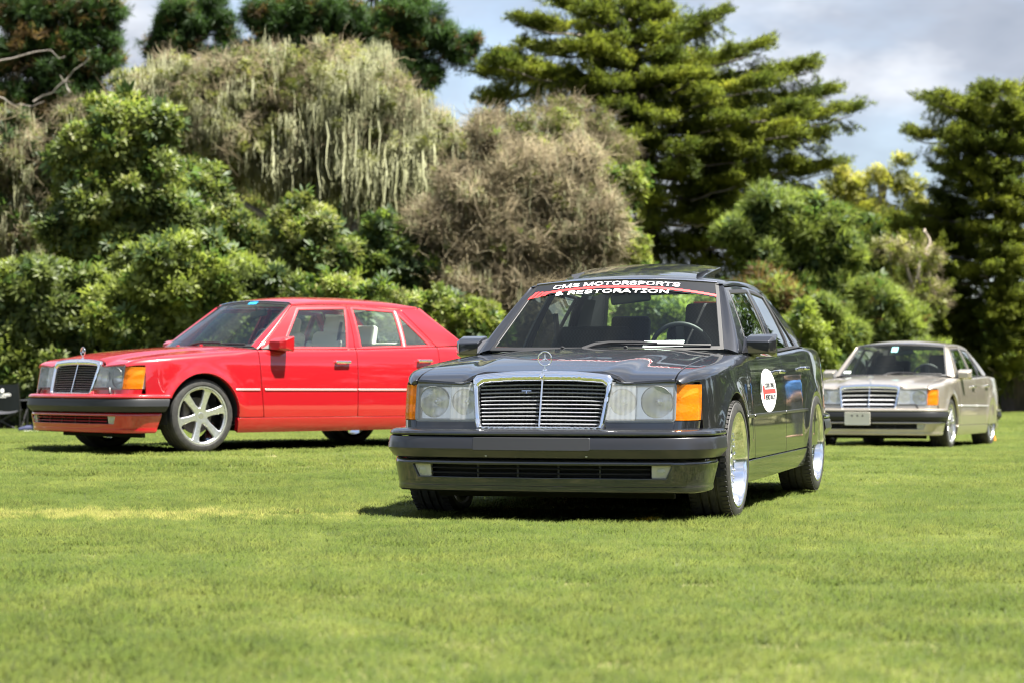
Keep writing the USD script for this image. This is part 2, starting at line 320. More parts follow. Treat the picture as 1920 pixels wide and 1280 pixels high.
RB = Path([(3.88, 0), (3.875, .3), (3.855, .55), (3.80, .74), (3.70, .84), (3.55, .88), (3.35, .893), (3.17, .895)])
def sweep(path, prof_, n=81, s0=None, s1=None, end=None, rear=False):
    u = np.linspace(-path.L if s0 is None else s0, path.L if s1 is None else s1, n); pf = np.array(prof_); P = []
    for d, z in pf:
        uu = np.clip(u, -end(z), end(z)) if end else u
        c = path.at(uu) + path.nrm(uu) * d; P.append(np.column_stack([c, np.full(n, z)]))
    P = np.array(P)
    if rear: P[..., 0] *= -1
    return rings(P, wrap=False, shade=28, flip=not rear)
vald = pch((.16, -.10), (.172, -.062), (.180, -.047), (.19, -.045), (.207, -.048), (.245, -.042), (.30, -.032), (.336, -.027), (.341, -.031), (.346, -.040))
def Fval(u, v): c = FB.at(u) + FB.nrm(u) * vald(v)[:, None]; return np.column_stack([c, v])
def arch_pts(cx, r, a0, a1, n=26): a = np.radians(np.linspace(a0, a1, n)); return list(zip(cx + r * np.cos(a), .318 + r * np.sin(a)))

GL_F = [(-.885, .912), (-1.17, 1.268), (-1.70, 1.289), (-1.603, .918)]
GL_R = [(-1.757, .922), (-1.778, 1.291), (-2.275, 1.272), (-2.258, .938)]
GL_Q = [(-2.288, .940), (-2.312, 1.255), (-2.595, .951)]

def txt(word, h, wide, fn, lift, bold=True, sp=0.0, arc=None):
    """lettering laid on the surface fn(u, v) from (0, 0)"""
    m = meshkit.text_mesh(word, h, 0.0012, bold=bold); v = np.array(m.vertices); v[:, 0] *= wide
    P = fn(v[:, 0], v[:, 1]); N = lift; P = P + N[None] * v[:, 2:3] if np.ndim(N) == 1 else P
    return G((P, np.array(m.faces)), False)

def wheel(par, style, rim_r, width, left, M, mats):
    """axis y, outer face at +y = width / 2"""
    w = width / 2
    base = par
    tp = [(rim_r - .012, -w * .80), (rim_r + .004, -w * .98), (RW - .030, -w), (RW - .010, -w * .93), (RW - .001, -w * .80)]
    for g in (-.42, 0, .42):
        tp += [(RW, w * g * .9 - .0065), (RW - .007, w * g * .9 - .004), (RW - .007, w * g * .9 + .004), (RW, w * g * .9 + .0065)]
    tp += [(RW - .001, w * .80), (RW - .010, w * .93), (RW - .030, w), (rim_r + .012, w * 1.0), (rim_r + .004, w * .965), (rim_r - .012, w * .90)]
    tyre = [revolve([(r, y) for r, y in tp], 72, 25)]
    if style == "mesh":
        blk = []
        for k in range(64):                       # shoulder blocks
            for s in (-1, 1):
                blk.append(xf(boxg(.006, .040, .020), Rax(-k * 360 / 64 - (2.8 if s > 0 else 0), [0, 1, 0]) @ T(RW - .001, s * w * .74, 0)))
        tyre += blk
    fix = lambda g: xf(side(g, 1 if left else -1), M)
    def P(par_, name, g, mat, **k): return part(par_, name, fix(cat(g) if isinstance(g, list) else g), mat, **k)
    wp = P(par, "wheel", tyre, "tyre_rubber")
    up = Rax(-90, [1, 0, 0])                       # plate xy -> axis y outward
    flipy = np.diag([1, 1, -1, 1.0])
    def plate(poly, depth, bev, y, dish=None, step=.03, nb=2):
        g = pillow(poly, depth, bev, step, nb); v = g[0] @ np.array([[1, 0, 0], [0, 0, 1], [0, 1, 0.]]).T
        if dish is not None: v[:, 1] += dish(np.hypot(v[:, 0], v[:, 2]))
        v[:, 1] += y; return G((v, g[1][:, ::-1]), 35)
    if style == "mesh":
        lip = [(rim_r + .003, w * .93), (rim_r + .003, w * .985), (rim_r - .004, w * .985), (rim_r - .010, w * .94), (rim_r - .018, w * .80), (rim_r - .030, w * .40), (rim_r - .042, w * .30), (rim_r - .046, w * .28)]
        barrel = [(rim_r - .03, w * .3), (rim_r - .05, w * .1), (rim_r - .05, -w * .8), (rim_r, -w * .9)]
        P(wp, "rim_lip", [revolve(lip, 72), revolve(barrel, 48)], "polished_metal")
        R0 = rim_r - .044; bars = []
        for k in range(16):
            for s in (-1, 1):
                a, b = math.radians(k * 22.5), math.radians(k * 22.5 + s * 16); bars.append(shapely.LineString([(.055 * math.cos(a), .055 * math.sin(a)), (R0 * math.cos(b), R0 * math.sin(b))]).buffer(.0052, cap_style=2))
        net = shapely.union_all(bars + [Point(0, 0).buffer(.062, 24), Point(0, 0).buffer(R0 + .010, 40).difference(Point(0, 0).buffer(R0 - .012, 40))])
        net = net.buffer(.003).buffer(-.003).simplify(.0008)
        P(wp, "rim", plate(net, .018, .004, w * .22, lambda r: .02 * (1 - r / R0), nb=1), "rim_silver")
        P(wp, "hub_cap", [plate(Point(0, 0).buffer(.034, 20), .03, .008, w * .22 + .024)], "rim_silver")
        bl = []
        for k in range(32):
            a = math.radians(k * 11.25 + 5.6); bl.append(xf(revolve([(0, .014), (.0045, .013), (.006, .008), (.006, 0)], 8), T((R0 - .001) * math.cos(a), w * .22 + .018, (R0 - .001) * math.sin(a))))
        P(wp, "rim_bolts", bl, "polished_metal", kind="stuff")
    else:
        n = 6 if style == "six" else 8
        sp = []; ri = rim_r - .022
        for k in range(n):
            a = math.radians(90 + k * 360 / n + (8 if style == "six" else 0)); c, s_ = math.cos(a), math.sin(a)
            q0, q1, q2 = (.032, .026, .046) if style == "six" else (.016, .012, .02)
            pl = [(.03, -q0), (.11, -q1), (ri - .02, -q1 - .008), (ri + .005, -q2), (ri + .005, q2), (ri - .02, q1 + .008), (.11, q1), (.03, q0)]
            sp.append(Polygon([(x * c - y * s_, x * s_ + y * c) for x, y in pl]))
        net = shapely.union_all(sp + [Point(0, 0).buffer(.058, 24), Point(0, 0).buffer(rim_r - .004, 48).difference(Point(0, 0).buffer(ri, 48))]).buffer(-.004).buffer(.004)
        net = net.buffer(.012).buffer(-.012)
        P(wp, "rim", [plate(net, .026, .009, w * .93 - .026, lambda r: -.022 * (1 - np.minimum(1, r / (rim_r - .02))) ** .7 - .004, nb=3), revolve([(rim_r + .002, w * .90), (rim_r + .002, w * .97), (rim_r - .006, w * .97), (rim_r - .010, w * .90)], 64)], "rim_machined" if style == "six" else "rim_silver")
        P(wp, "rim_barrel", revolve([(rim_r - .006, w * .9), (rim_r - .024, w * .80), (rim_r - .03, w * .3), (rim_r - .03, -w * .9)], 56), "polished_metal")
        P(wp, "hub_cap", plate(Point(0, 0).buffer(.030, 20), .014, .006, w * .93 - .036), "rim_silver")
        for k in range(5):
            a = math.radians(18 + k * 72); part(wp, "wheel_bolt", fix(xf(revolve([(0, .006), (.008, .006), (.010, 0)], 8), T(.045 * math.cos(a), w * .93 - .034, .045 * math.sin(a)))), "dark_metal")
    P(wp, "brake_disc", [revolve([(.03, w * .1), (.155, w * .1), (.158, -.0), (.155, -.012), (.05, -.012)], 40), revolve([(0, w * .3), (.05, w * .3), (.055, w * .1)], 24), xf(boxg(.07, .08, .15, r=.015), T(.12, w * .05, .03))], "dark_metal")

def lamp_bowl(cy, cz, r, cx, depth=.07):
    t = np.linspace(0, 1, 7); pr = [(max(1e-4, r * x), -depth * (1 - x * x)) for x in t]
    g = revolve(pr, 32); return xf(g, T(cx, cy, cz) @ Rax(-90, [0, 0, 1]))

def make_car(spec):
    """a boxy four-door saloon with all its parts"""
    C = thing(spec["name"], spec["label"], "car", spec["M"], spec.get("group")); paint = spec["paint"]; LR = ((1, ""), (-1, ""))
    def both(name, g, mat, par=C, **k): return [part(par, name, side(g, s), mat, **k) for s in (1, -1)]
    # --- front wing
    xs = np.linspace(.69, -.585, 24)
    xs_gap = [(x, tgap(x, .70)) for x in xs]
    wing = Polygon([(.40, .47), (.548, .47), (.548, .741), (.69, .741)] + xs_gap + [(-.592, .893), (-.603, .60), (-.63, .30), (-.358, .30)] + arch_pts(0, ARCH, 176, 22) + [(.345, .47)]).buffer(0)
    both("front_wing", panel(wing, Fsec, -1, .024, depth=.03), paint)
    # --- doors (lower skin and window frame are one part), glass, handles
    fl = Polygon([(-.630, .297), (-.603, .60), (-.592, zb(-.592) + .05), (-1.1, zb(-1.1) + .05), (-1.684, zb(-1.684) + .05), (-1.672, .60), (-1.664, .297)])
    rl = Polygon([(-1.664, .297), (-1.672, .60), (-1.684, zb(-1.684) + .05), (-2.2, zb(-2.2) + .05), (-2.648, zb(-2.648) + .05), (-2.648, .66)] + arch_pts(WB, .385, 66, 183, 16) )
    ff = Polygon([(-.640, .900), (-1.118, 1.297), (-1.4, 1.312), (-1.728, 1.318), (-1.690, .914)])
    rf = Polygon([(-1.690, .914), (-1.728, 1.318), (-2.05, 1.312), (-2.365, 1.292), (-2.665, .949)])
    gf, gr, gq = rpoly(GL_F, .012), rpoly(GL_R, .015), rpoly(GL_Q, .012)
    for s in (1, -1):
        for name, low, fr, gls in (("front_door", fl, ff, [gf]), ("rear_door", rl, rf, [gr, gq])):
            hole = fr
            for g in gls: hole = hole.difference(g.buffer(.006))
            body = cat([panel(low, Fsec, -1, .03), panel(hole, Fgh, -1, .03)])
            d = part(C, name, side(body, s), paint)
            for g in gls:
                part(d, "window_glass", side(panel(g, Fgh, -1, .06, gap=0, depth=0, lift=-.006), s), "window_glass")
                part(d, "window_seal", side(panel(g.buffer(.009).difference(g.buffer(-.007)), Fgh, -1, .06, gap=0, depth=.012, lift=.0015), s), spec["seal"])
            if name == "rear_door": part(d, "window_divider", side(panel(Polygon([(-2.263, .936), (-2.286, 1.275), (-2.302, 1.268), (-2.281, .938)]), Fgh, -1, .04, gap=0, depth=.012, lift=.004), s), spec["divider"])
            hx = -1.50 if name == "front_door" else -2.46; hz = .792 if name == "front_door" else .812
            yy = float(yside(hx, hz)); bar = boxg(.17, .022, .026, T(hx, yy + .024, hz), r=.009); feet = [boxg(.03, .04, .022, T(hx + k, yy + .008, hz), r=.006) for k in (-.068, .068)]
            part(d, "door_handle", side(cat([bar] + feet), s), "chrome")
            part(d, "handle_recess", side(panel(Point(hx, hz).buffer(.045), Fsec, -1, .02, gap=0, depth=0, lift=.001), s), spec["recess"])
            st = [(-.642, -1.655), (-1.675, -2.46)][name == "rear_door"]
            part(d, "side_trim", side(panel(sbox(st[1], .537, st[0], .549), Fsec, -1, .04, gap=0, depth=.012, lift=.006), s), spec["trim"])
            part(d, "belt_moulding", side(tube([(x, float(Ys(x, zb(x))) + .006, float(zb(x)) + .002) for x in np.linspace(*((-.66, -1.683) if name == "front_door" else (-1.697, -2.64)), 10)], .007, 6), s), spec["seal"])
    both("side_trim", panel(sbox(-.585, .537, -.325, .549), Fsec, -1, .04, gap=0, depth=.012, lift=.006), spec["trim"])
    # --- sills
    both("sill", panel(Polygon([(-.36, .168), (-.355, .295), (-2.445, .295), (-2.44, .180)]), Fsec, -1, .04, gap=.003, lift=.004, depth=.05), paint)
    # --- rear quarter
    xq = np.linspace(-3.16, -3.82, 8)
    q = Polygon([(-2.648, .66)] + [(-2.648, zb(-2.648) + .05)] + [(x, zb(x) + .05) for x in (-2.8, -3.0)] + [(-3.16, tgap(-3.16, .705))] + [(x, tgap(x, .70)) for x in xq[1:]] + [(-3.82, .47), (-3.16, .47)] + arch_pts(WB, ARCH, 24, 66)).buffer(0)
    cp = Polygon([(-2.672, .950), (-2.372, 1.292), (-2.40, 1.302), (-2.60, 1.300), (-3.035, .972)])
    w = np.linspace(0, 1, 14)
    sE = np.stack([-3.035 + .435 * w, Ys(-3.035 + .435 * w, .972 + .328 * w), .972 + .328 * w], -1); zB = .985 + .335 * w; bE = np.stack([Xb(yeb(zB), zB), yeb(zB), zB], -1)
    cst = bez(sE[:, None].transpose(1, 0, 2), (sE + [-.03, -.001, 0])[None], (bE + [.012, .025, .004])[None], bE[None], 8)
    cstrip = rings(cst, False, shade=80)
    both("rear_quarter", cat([panel(q, Fsec, -1, .026, depth=.03), panel(cp, Fgh, -1, .03, gap=.001, depth=.004), cstrip]), paint)
    # --- A pillars
    w = np.linspace(0, 1, 16); zE = .925 + .395 * w; E = np.stack([Xw(ye(zE), zE), ye(zE), zE], -1); dx = np.linspace(-.632, -1.118, 16); dz = .899 + .398 * w; D = np.stack([dx, Ys(dx, dz), dz], -1)
    ap = bez(E[None], (E + [-.012, .022, 0])[None], (D + [.035, .002, .002])[None], D[None], 8)
    both("windscreen_pillar", rings(ap, False, shade=80, flip=True), paint)
    # --- bonnet
    yy = np.linspace(-.70, .70, 29); fr = [(.693 - .012 * (abs(y) / .39) ** 2 if abs(y) < .40 else float(xface(y, .745)) + .006, y) for y in yy]
    re = [(-.50 - .085 * (abs(y) / .70) ** 2, y) for y in yy[::-1]]
    bon = Polygon(fr + re)
    hood = panel(bon, Ftop, 1, .022, depth=.02)
    # nose of the bonnet over the lamps: a narrow lip turned down
    part(C, "bonnet", hood, paint)
    for y0, y1 in ((.395, .70), (-.70, -.395)):
        u = np.linspace(y0, y1, 20); x0 = xface(u, .745) + .004; Pt = np.stack([np.stack([x0, u, Ztop(x0, u) - .002], -1), np.stack([x0 + .004, u, Ztop(x0, u) - .012], -1), np.stack([xface(u, .737) + .002, u, np.full(20, .737)], -1)])
        part(C, "bonnet_lip", rings(Pt, False, shade=60, flip=True), paint)
    # --- roof with its rounded sides
    xr = np.linspace(-1.118, -2.60, 26); zd = np.interp(xr, [-2.60, -2.365, -1.728, -1.4, -1.118], [1.300, 1.292, 1.318, 1.312, 1.297]) + .003
    yr = np.interp(xr, [-2.60, -2.2, -1.65, -1.3, -1.118], [.515, .553, .565, .563, .555])
    A0 = np.stack([xr, Ys(xr, zd), zd], -1); B0 = np.stack([xr, yr, Zr(xr, yr)], -1)
    tA = np.stack([0 * xr, -.25 + 0 * xr, 1 + 0 * xr], -1); sl = (Zr(xr, yr + .01) - Zr(xr, yr - .01)) / .02
    rst = bez(A0[None], (A0 + tA * .028)[None], (B0 + np.stack([0 * xr, .035 + 0 * xr, .035 * sl], -1))[None], B0[None], 9)
    wy = np.linspace(-1, 1, 23); ztopw = lambda y: 1.345 - .025 * (np.abs(y) / .567) ** 2
    fy = wy * .555; fx = np.array([Xw(y, ztopw(y)) - .012 for y in fy])
    ry = wy[::-1] * .515; rx = np.array([Xb(y, 1.335 - .02 * (y / .52) ** 2) + .005 for y in ry])
    rp = Polygon(list(zip(fx, fy)) + list(zip(xr, yr))[1:-1] + list(zip(rx, ry)) + [(x, -y) for x, y in zip(xr, yr)][::-1][1:-1]).buffer(0)
    sun = spec.get("sunroof")
    SR = sbox(-1.92, -.43, -1.30, .43).buffer(-.03).buffer(.03)
    main = panel(rp.difference(SR.buffer(.006)) if sun else rp, Froof, 1, .04, gap=0, depth=.006)
    part(C, "roof", cat([main, rings(rst, False, shade=80, flip=True), mir(rings(rst, False, shade=80, flip=True))]), paint)
    if sun:
        g = panel(SR, Froof, 1, .04, gap=.001, depth=.03); v = g[0].copy(); h = .075 * (-(v[:, 0] + 1.30)) / .62
        sr = part(C, "sunroof", (v + np.column_stack([0 * h, 0 * h, h]), g[1], g[2]), paint)
        for s in (1, -1): part(sr, "sunroof_flap", side(rings(np.array([[(-1.34, .39, 1.375), (-1.90, .39, 1.375)], [(-1.34, .40, 1.392), (-1.90, .40, 1.448)]]), False, False), s), "black_plastic")
    # --- windscreen and rear window
    zbot = lambda y: .918 + .006 * (np.abs(y) / .7) ** 2
    wpoly = Polygon([(y, zbot(y)) for y in np.linspace(-.70, .70, 15)] + [(y * .567, ztopw(y * .567)) for y in np.linspace(1, -1, 15)])
    ws = part(C, "windscreen", panel(wpoly, Fw, 1, .05, gap=.004, depth=0, lift=-.002), "windscreen_glass")
    part(ws, "windscreen_seal", panel(wpoly.difference(wpoly.buffer(-.016)), Fw, 1, .05, gap=0, depth=.008, lift=.001), "black_rubber")
    part(ws, "windscreen_trim", tube([(float(Xw(y, ztopw(y))) + .004, y, ztopw(y) + .005) for y in np.linspace(-.56, .56, 21)], .0045, 5), "chrome")
    bpoly = Polygon([(y, .985) for y in np.linspace(-.655, .655, 9)] + [(y, 1.335 - .02 * (y / .52) ** 2) for y in np.linspace(.52, -.52, 11)])
    rw_ = part(C, "rear_window", panel(bpoly, Fb, -1, .06, gap=.004, depth=0), "windscreen_glass")
    part(rw_, "rear_window_seal", panel(bpoly.buffer(.004).difference(bpoly.buffer(-.018)), Fb, -1, .06, gap=0, depth=.006, lift=.001), "black_rubber")
    if spec.get("banner"):
        nw = np.array([.60, 0, .80])
        arc = lambda y: 1.299 - .050 * (np.abs(y + .03) / .55) ** 2
        band = Polygon([(y, ztopw(y) - .004) for y in np.linspace(-.55, .55, 15)] + [(y, arc(y) - .012) for y in np.linspace(.575, -.575, 15)])
        part(ws, "banner", panel(band, Fw, 1, .05, gap=0, depth=0, lift=.002), "banner_black")
        red = Polygon([(y, arc(y) + .0075) for y in np.linspace(-.50, .575, 25)] + [(y, arc(y) - .0055) for y in np.linspace(.578, -.50, 25)])
        gr_ = [panel(red, Fw, 1, .03, gap=0, depth=0, lift=.004)]
        for k in range(4):
            y0 = -.585 + k * .030; gr_.append(panel(Polygon([(y0, 1.228 + k * .006), (y0 + .022, 1.231 + k * .006), (y0 + .062, 1.276), (y0 + .040, 1.273)]), Fw, 1, .03, gap=0, depth=0, lift=.004))
        part(ws, "banner_stripe", gr_, "banner_red")
        def line(word, y0, y1, h, zf):
            m = meshkit.text_mesh(word, h, .001, bold=True); v = np.array(m.vertices); v[:, 0] = y0 + (v[:, 0] - v[:, 0].min()) / np.ptp(v[:, 0]) * (y1 - y0)
            P = Fw(v[:, 0], zf(v[:, 0]) + v[:, 1]) + nw * (v[:, 2:3] + .005); return G((P, np.array(m.faces)), False)
        part(ws, "banner_lettering", [line("CMS MOTORSPORTS", -.435, .355, .022, lambda y: 1.3095 - .030 * (np.abs(y + .01) / .5) ** 2),
                                       line("& RESTORATION", -.405, .300, .021, lambda y: 1.2610 - .022 * (np.abs(y + .01) / .5) ** 2)], "banner_white")
        part(rw_, "banner_stripe", [xf(panel(sbox(.06, 1.255, .44, 1.263), Fb, -1, .05, gap=0, depth=0, lift=-.004), np.eye(4))], "banner_red")
        part(rw_, "banner_lettering", [panel(sbox(.13 + k * .055, 1.232, .165 + k * .055, 1.252), Fb, -1, .05, gap=0, depth=0, lift=-.005) for k in range(5) if k != 3], "banner_white")
    if spec.get("sticker"):
        nw = np.array([.60, 0, .80])
        for (y0, z0, y1, z1, m) in spec["sticker"]: part(ws, "sticker", panel(sbox(y0, z0, y1, z1), Fw, 1, .05, gap=0, depth=0, lift=.003), m)
    # --- boot lid, tail
    yy = np.linspace(-.695, .695, 15)
    bl = Polygon([(-3.165 - .06 * (1 - (y / .66) ** 2) if abs(y) < .66 else -3.165, y) for y in yy] + [(-3.82, y) for y in yy[::-1]])
    Frear = lambda u, v: np.stack([-3.855 + .045 * (np.abs(u) / .7) ** 3 + .05 * (v - .6), u, v], -1)
    part(C, "boot_lid", cat([panel(bl, Ftop, 1, .05), panel(sbox(-.42, .50, .42, .935), Frear, -1, .06)]), paint)
    both("tail_lamp", panel(sbox(.43, .60, .74, .90), Frear, -1, .06), "tail_red")
    both("tail_panel", panel(Polygon([(.43, .50), (.74, .50), (.74, .59), (.43, .59)]), Frear, -1, .06), paint)
    # --- bumpers
    led = [(-.10, .506), (-.045, .503), (-.016, .497), (-.004, .488), (.0, .478), (-.001, .470), (-.012, .4645)]
    strip = [(-.012, .4625), (-.004, .4600), (.002, .452), (.007, .425), (.011, .400), (.006, .389), (-.020, .354), (-.036, .348)]
    fend = lambda z: FB.L - max(0, .50 - z) * .30
    b = part(C, "front_bumper", sweep(FB, led, 101, end=fend), paint)
    part(b, "bumper_strip", sweep(FB, strip, 101, end=fend), spec["strip"])
    sl_ = FB.L - .02
    vp = Polygon([(-sl_ + .10, .172), (sl_ - .10, .172), (sl_ - .05, .345), (-sl_ + .05, .345)])
    op = Polygon([(-.725, .318), (.725, .318), (.69, .247), (-.69, .247)]).buffer(-.008).buffer(.008)
    va = part(b, "valance", panel(vp.difference(op), Fval, 1, .022, gap=.001, depth=.03), paint)
    u = np.linspace(-.72, .72, 41)
    for z in (.298, .272):
        pr = [(-.055, z + .004), (-.048, z + .004), (-.044, z), (-.048, z - .004), (-.055, z - .004)]
        part(va, "intake_slat", sweep(FB, pr, 41, -.60, .60), spec["slat"])
    for y in (-.33, -.11, .11, .33): part(va, "intake_rib", boxg(.012, .010, .07, T(float(FB.at(y)[0]) - .066, y, .283)), "black_plastic")
    part(va, "intake_back", sweep(FB, [(-.09, .335), (-.12, .283), (-.09, .235)], 41, -.74, .74), "black_matt")
    for s in (1, -1):
        fp = Polygon([(.612, .315), (.722, .315), (.690, .250), (.612, .250)]).buffer(-.004).buffer(.004); fl_ = lambda u_, v_: Fval(u_, v_)
        fo = part(va, "fog_lamp", side(panel(fp, Fval, 1, .03, gap=0, depth=.02, lift=-.016), s), "fog_housing")
        c = FB.at(.648); part(fo, "fog_lens", side(xf(revolve([(1e-4, .012), (.012, .010), (.022, .003), (.024, -.006)], 24), T(float(c[0]) - .048, float(c[1]), .282) @ Rax(-80, [0, 0, 1])), s), "lamp_glass_clear")
    if spec.get("plate_block"):
        part(b, "plate_holder", panel(sbox(-.335, .3955, .29, .456).buffer(-.006).buffer(.006), lambda u_, v_: np.column_stack([FB.at(u_) + FB.nrm(u_) * (.0045 + .17 * (.452 - v_))[:, None], v_]), 1, .05, gap=0, depth=.006), spec["plate_block"])
        for y in (-.27, -.11, .11, .27): part(b, "bumper_screw", xf(revolve([(1e-4, .006), (.007, .004), (.008, 0)], 10), T(.843, y, .364) @ Rax(-90, [0, 0, 1])), "steel")
    if spec.get("plate"):
        pl = part(b, "number_plate", xf(pillow(sbox(-.16, -.08, .16, .08).buffer(-.012).buffer(.012), .008, .003), T(.884, -.115, .377) @ Rax(90, [0, 0, 1]) @ Rax(90, [1, 0, 0])), "plate_beige")
        for k in (-.066, 0, .066): part(pl, "plate_hole", xf(revolve([(1e-4, .003), (.011, .003), (.012, 0)], 12), T(.892, -.115 + k, .413) @ Rax(-90, [0, 0, 1])), "dark_metal")
    rb = part(C, "rear_bumper", cat([sweep(RB, led, 61, rear=True), sweep(RB, [(-.036, .348), (-.03, .28), (-.05, .22), (-.1, .20)], 61, rear=True)]), paint)
    part(rb, "bumper_strip", sweep(RB, strip, 61, rear=True), spec["strip"])
    # --- lamps
    head = rpoly([(.352, .546), (.352, .733), (.700, .733), (.700, .546)], .012)
    for s in (1, -1):
        hg = lambda g: side(g, s)
        hs = [rings(np.array([[(float(xface(.352, .54)) - .10, .352, z), (float(xface(.352, z)) - .004, .352, z)] for z in (.546, .733)]), False, False), rings(np.array([[(.60, .70, z), (float(xface(.70, z)) - .004, .70, z)] for z in (.733, .546)]), False, False),
              rings(np.array([[(.60, y, .735), (float(xface(y, .735)) - .003, y, .735)] for y in (.352, .70)]), False, False), rings(np.array([[(.60, y, .545), (float(xface(y, .545)) - .003, y, .545)] for y in (.70, .352)]), False, False)]
        back = head.difference(Point(.606, .640).buffer(.083)).difference(Point(.430, .640).buffer(.068))
        hs.append(panel(back, lambda u, v: Fface(u, v) - np.array([.026, 0, 0]), 1, .03, gap=0, depth=0))
        hl = part(C, "headlamp", hg(cat(hs)), "lamp_housing")
        part(hl, "reflector", hg(lamp_bowl(.606, .640, .083, float(xface(.606, .64)) - .026)), "lamp_mirror")
        part(hl, "reflector", hg(lamp_bowl(.430, .640, .068, float(xface(.43, .64)) - .026, .05)), "lamp_mirror")
        part(hl, "reflector_ring", hg(cat([xf(revolve([(r_ + .004, -.002), (r_ + .003, .004), (r_ - .001, .004), (r_ - .002, -.004)], 36), T(float(xface(yc, .64)) - .024, yc, .64) @ Rax(-90, [0, 0, 1]) @ Rax(-9, [1, 0, 0])) for yc, r_ in ((.606, .083), (.430, .068))])), "lamp_frame")
        part(hl, "bulb", hg(cat([xf(revolve([(1e-4, .03), (.010, .026), (.014, .01), (.014, -.03)], 14), T(float(xface(yc, .64)) - .07, yc, .64) @ Rax(-90, [0, 0, 1])) for yc in (.606, .430)])), "lamp_housing")
        part(hl, "lens", hg(panel(head.intersection(sbox(.502, .5, .75, .8)), Fface, 1, .02, gap=.001, depth=.01, lift=.004)), "lens_ribbed")
        part(hl, "lens", hg(panel(head.intersection(sbox(.3, .5, .50, .8)), Fface, 1, .02, gap=.001, depth=.01, lift=.004)), "lens_frosted")
        fr_ = head.buffer(.006).difference(head.buffer(-.004)); part(hl, "lamp_rim", hg(panel(fr_, Fface, 1, .03, gap=0, depth=.012, lift=.002)), "lamp_frame")
        # indicator wrapping the corner
        zz = np.linspace(.547, .731, 8); i0 = np.stack([xface(.705, zz), .706 + 0 * zz, zz], -1); xi = .572 - .17 * (zz - .54); i1 = np.stack([xi, yside(xi, zz) + .002, zz], -1)
        ind = bez(i0[None], (i0 + [-.004, .055, 0])[None], (i1 + [.058, -.014, 0])[None], i1[None], 12)
        il = part(C, "indicator", hg(rings(ind, False, shade=80, flip=True)), "amber_lens")
        ib = ind - np.array([.028, .012, 0]); part(il, "indicator_reflector", hg(rings(ib, False, shade=80, flip=True)), "lamp_mirror")
        # painted panel under the lamps
        zz2 = np.array([.498, .543]); j0 = np.stack([xface(.702, zz2), .702 + 0 * zz2, zz2], -1); xj = .572 - .17 * (zz2 - .54); j1 = np.stack([xj, yside(xj, zz2), zz2], -1)
        un = cat([panel(sbox(.350, .498, .700, .542), Fface, 1, .04, gap=.001, depth=.01), rings(bez(j0[None], (j0 + [-.004, .055, 0])[None], (j1 + [.058, -.014, 0])[None], j1[None], 12), False, shade=80, flip=True)])
        part(C, "lamp_surround", hg(un), paint)
        if spec.get("lamp_wipers"):
            y1 = .56; part(C, "lamp_wiper", hg(cat([tube([(float(xface(y, .552)) + .022, y, .552 + .012 * (y - .36)) for y in (.36, .45, .52, .575)], .006, 6), tube([(float(xface(.575, .552)) + .02, .575, .553), (float(xface(.6, .53)) + .03, .60, .515), (float(xface(.6, .53)) + .01, .605, .49)], .011, 6)])), "black_plastic")
    # --- grille: tilted plate space (y, s) -> car space
    P0, P1 = np.array([.792, 0, .498]), np.array([.706, 0, .806]); ez = (P1 - P0) / np.linalg.norm(P1 - P0); en = np.array([ez[2], 0, -ez[0]]); Hh = float(np.linalg.norm(P1 - P0))
    GM = np.eye(4); GM[:3, 0] = (0, 1, 0); GM[:3, 1] = ez; GM[:3, 2] = en; GM[:3, 3] = P0
    top = [(y, Hh - .026 * (abs(y) / .38) ** 2.4) for y in np.linspace(.362, -.362, 17)]
    outer = Polygon([(-.338, .0), (.338, .0), (.352, .03)] + [(.383, Hh - .05)] + top + [(-.383, Hh - .05), (-.352, .03)]).buffer(-.008).buffer(.008)
    ti = [(y, Hh - .056 - .014 * (abs(y) / .34) ** 2.4) for y in np.linspace(.322, -.322, 13)]
    inner = Polygon([(-.318, .020), (.318, .020), (.346, Hh - .085)] + ti + [(-.346, Hh - .085)]).buffer(-.012).buffer(.012)
    fr = pillow(outer.difference(inner), .055, .020, .03, 3); fr = (fr[0] + [0, 0, -.045], fr[1], fr[2])
    gp = part(C, "grille", xf(fr, GM), "chrome")
    part(gp, "grille_back", xf(G((np.array([(-.35, .0, -.055), (.35, .0, -.055), (.37, Hh - .04, -.055), (-.37, Hh - .04, -.055)]), np.array([[0, 1, 2], [0, 2, 3]])), False), GM), "black_matt")
    part(gp, "centre_bar", xf(boxg(.011, Hh - .066, .02, T(0, .02 + (Hh - .07) / 2, -.012), r=.004), GM), "chrome")
    ns = spec["slats"]; z0, z1 = .024, Hh - .064
    for k in range(ns):
        s_ = z0 + (k + .7) * (z1 - z0) / ns; hw = .318 + .028 * s_ / (Hh - .085) - .006
        bright = (k + 1) % spec["bright_every"] == 0
        yb2 = np.linspace(-hw, hw, 17); dz_ = -.010 * (yb2 / .34) ** 2 * (s_ / Hh); th = spec["slat_h"] * (1.0 if not bright else 1.25)
        Pp = np.array([np.stack([yb2, s_ + dz_ + a, 0 * yb2 + b_], -1) for a, b_ in ((th, -.036), (th * .95, -.027), (-th * .75, -.017), (-th, -.020), (-th, -.036))])
        part(gp, "grille_slat", xf(rings(Pp, False, shade=40, flip=True), GM), "chrome_satin" if bright else "slat_grey")
    bars = [xf(boxg(.0022, z1 - z0, .006, T(y, (z0 + z1) / 2, -.040)), GM) for y in np.linspace(-.315, .315, spec["nbars"])]
    part(gp, "grille_mesh", bars, "slat_dark", kind="stuff")
    # bonnet emblem: a ring with a three-pointed star on a short stalk
    ex, ez2 = .668, float(Ztop(.668, 0)); rr = .040; cz = ez2 + .022 + rr
    tor = [xf(G(trimesh.creation.torus(rr - .0035, .0035, 36, 10), 60), T(ex, 0, cz) @ Rax(90, [0, 1, 0]))]
    star = []
